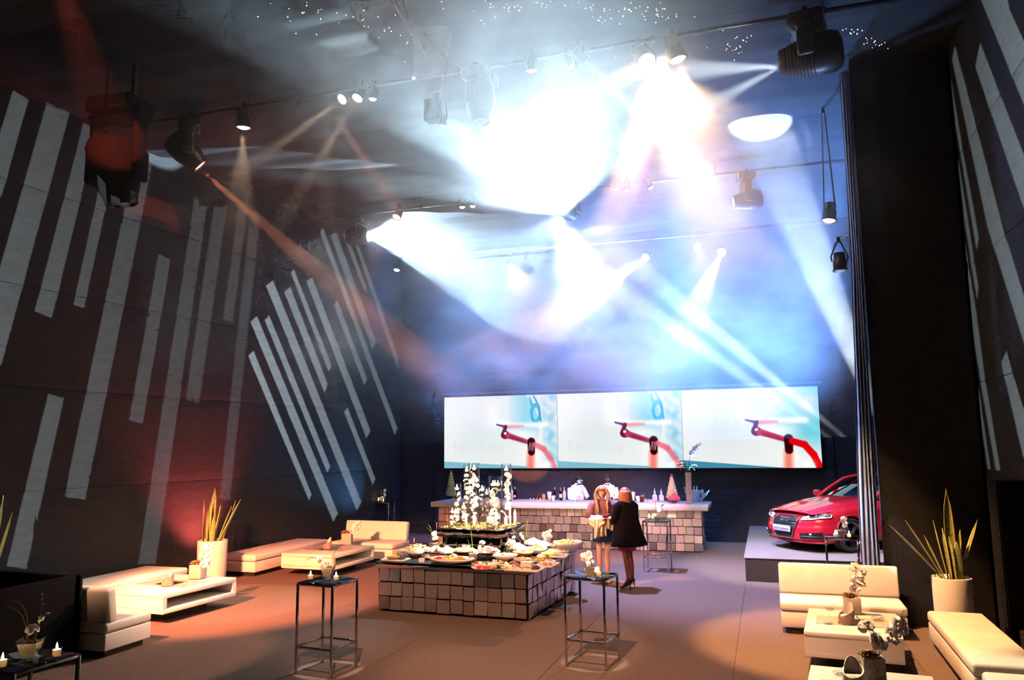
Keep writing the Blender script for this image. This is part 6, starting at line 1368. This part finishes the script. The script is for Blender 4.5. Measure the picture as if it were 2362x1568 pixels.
# --- the two barmen
def barman(label, loc, rz, lean, arms, head, yaw):
    t = thing('person', label, 'person', loc, rz); 
    legs = {-1: ((-.09, 0, .92), (-.10, 0, .50), (-.10, .02, .09), (-.10, -.12, .04)), 1: ((.09, 0, .92), (.10, 0, .50), (.10, .02, .09), (.10, -.12, .04))}
    lx, ly = lean
    _, hd = figure(t, m_sk2, legs, arms, 1.72, lean, head=head, build=1.1); face(t, hd, .08, yaw, m_sk2)
    v, f = ringloft([(lx*1.0, ly*1.0, 1.47, .07, .07), (lx*.95, ly*.95, 1.425, .17, .11), (lx*.8, ly*.8, 1.32, .205, .135), (lx*.6, ly*.6, 1.15, .19, .135), (lx*.25, ly*.25, 1.0, .185, .135), (0, 0, .90, .19, .14)], wob=.02); solid(MB().add(v, f, True).build('shirt', m_shirt, t), .006)
    v, f = ringloft([(lx*.9+.0, ly*.9, 1.41, .155, .112), (lx*.8, ly*.8, 1.32, .195, .142), (lx*.6, ly*.6, 1.15, .192, .142), (lx*.25, ly*.25, 1.0, .19, .142), (0, 0, .88, .20, .15)])
    n = 28; f = [q for q in f if math.sin(2*PI*(q[0] % n)/n) > -.55 or q[0] >= 2*n+0 and math.sin(2*PI*(q[0] % n)/n) > -.8]; solid(MB().add(v, f, True).build('waistcoat', m_vest, t), .005)
    v, f = ringloft([(0, 0, .94, .19, .14), (0, 0, .86, .20, .15), (0, .0, .80, .19, .14)]); b = MB().add(v, f, True)
    for s in (-1, 1): b.tube([(s*.09, 0, .86), (s*.10, 0, .5), (s*.10, .02, .07)], [.10, .085, .075], n=12)
    b.build('trousers', m_vest, t)
    for s, (sh, el, wr) in arms.items():
        MB().tube([Vector(sh)*.9+Vector((0, 0, .12)), sh, el, (Vector(el)*.25+Vector(wr)*.75)], [.06, .075, .062, .052], n=12).build('sleeve', m_shirt, t); hand(t, wr, (Vector(wr)-Vector(el)), (0, 0, 1), m_sk2, .7, s)
    c = MB(); v, f = ringloft([(lx, ly, 1.44, .075, .07), (lx*1.02, ly*1.02, 1.495, .068, .068)], 20); c.add(v, f, True); solid(c.build('collar', m_shirt, t), .006)
    bt = MB(); bt.rbox((lx-.03, ly-.085, 1.455), (.05, .02, .035), .008, 1); bt.rbox((lx+.03, ly-.085, 1.455), (.05, .02, .035), .008, 1); bt.build('bow_tie', m_vest, t)
    hb = MB(); hb.ball((hd.x, hd.y+.014, hd.z+.035), .102, 14, 9, sc=(.84, 1.0, 1.0)); cut = [q for q in hb.f if not any(hb.v[i][2] < hd.z+.02 and hb.v[i][1] < hd.y+.05 for i in q)]; hb.f = cut; hb.sm = [True]*len(cut); hb.mi = [0]*len(cut); hb.build('short_hair', m_hairk, t)
    for s in (-1, 1): MB().rbox((s*.10, -.05, .04), (.09, .27, .075), .03, 2).build('shoe', m_bsh, t)
p = at(1322, 1150, 20.55)
barman('barman in white shirt leaning over the bar towards the wine bottles', (p.x, 20.86, 0), .5, (.02, -.14), {-1: ((-.18, -.10, 1.33), (-.22, -.26, 1.14), (-.05, -.42, 1.13)), 1: ((.18, -.10, 1.33), (.24, -.28, 1.14), (.10, -.45, 1.13))}, Vector((.05, -.20, 1.555)), .5)
p = at(1398, 1150, 20.55)
barman('barman in white shirt and dark waistcoat standing behind the fair haired woman', (p.x, 20.86, 0), .0, (0, -.02), {-1: ((-.19, 0, 1.36), (-.25, -.04, 1.12), (-.14, -.30, 1.12)), 1: ((.19, 0, 1.36), (.25, -.06, 1.12), (.12, -.32, 1.12))}, Vector((0, -.035, 1.585)), -.1)
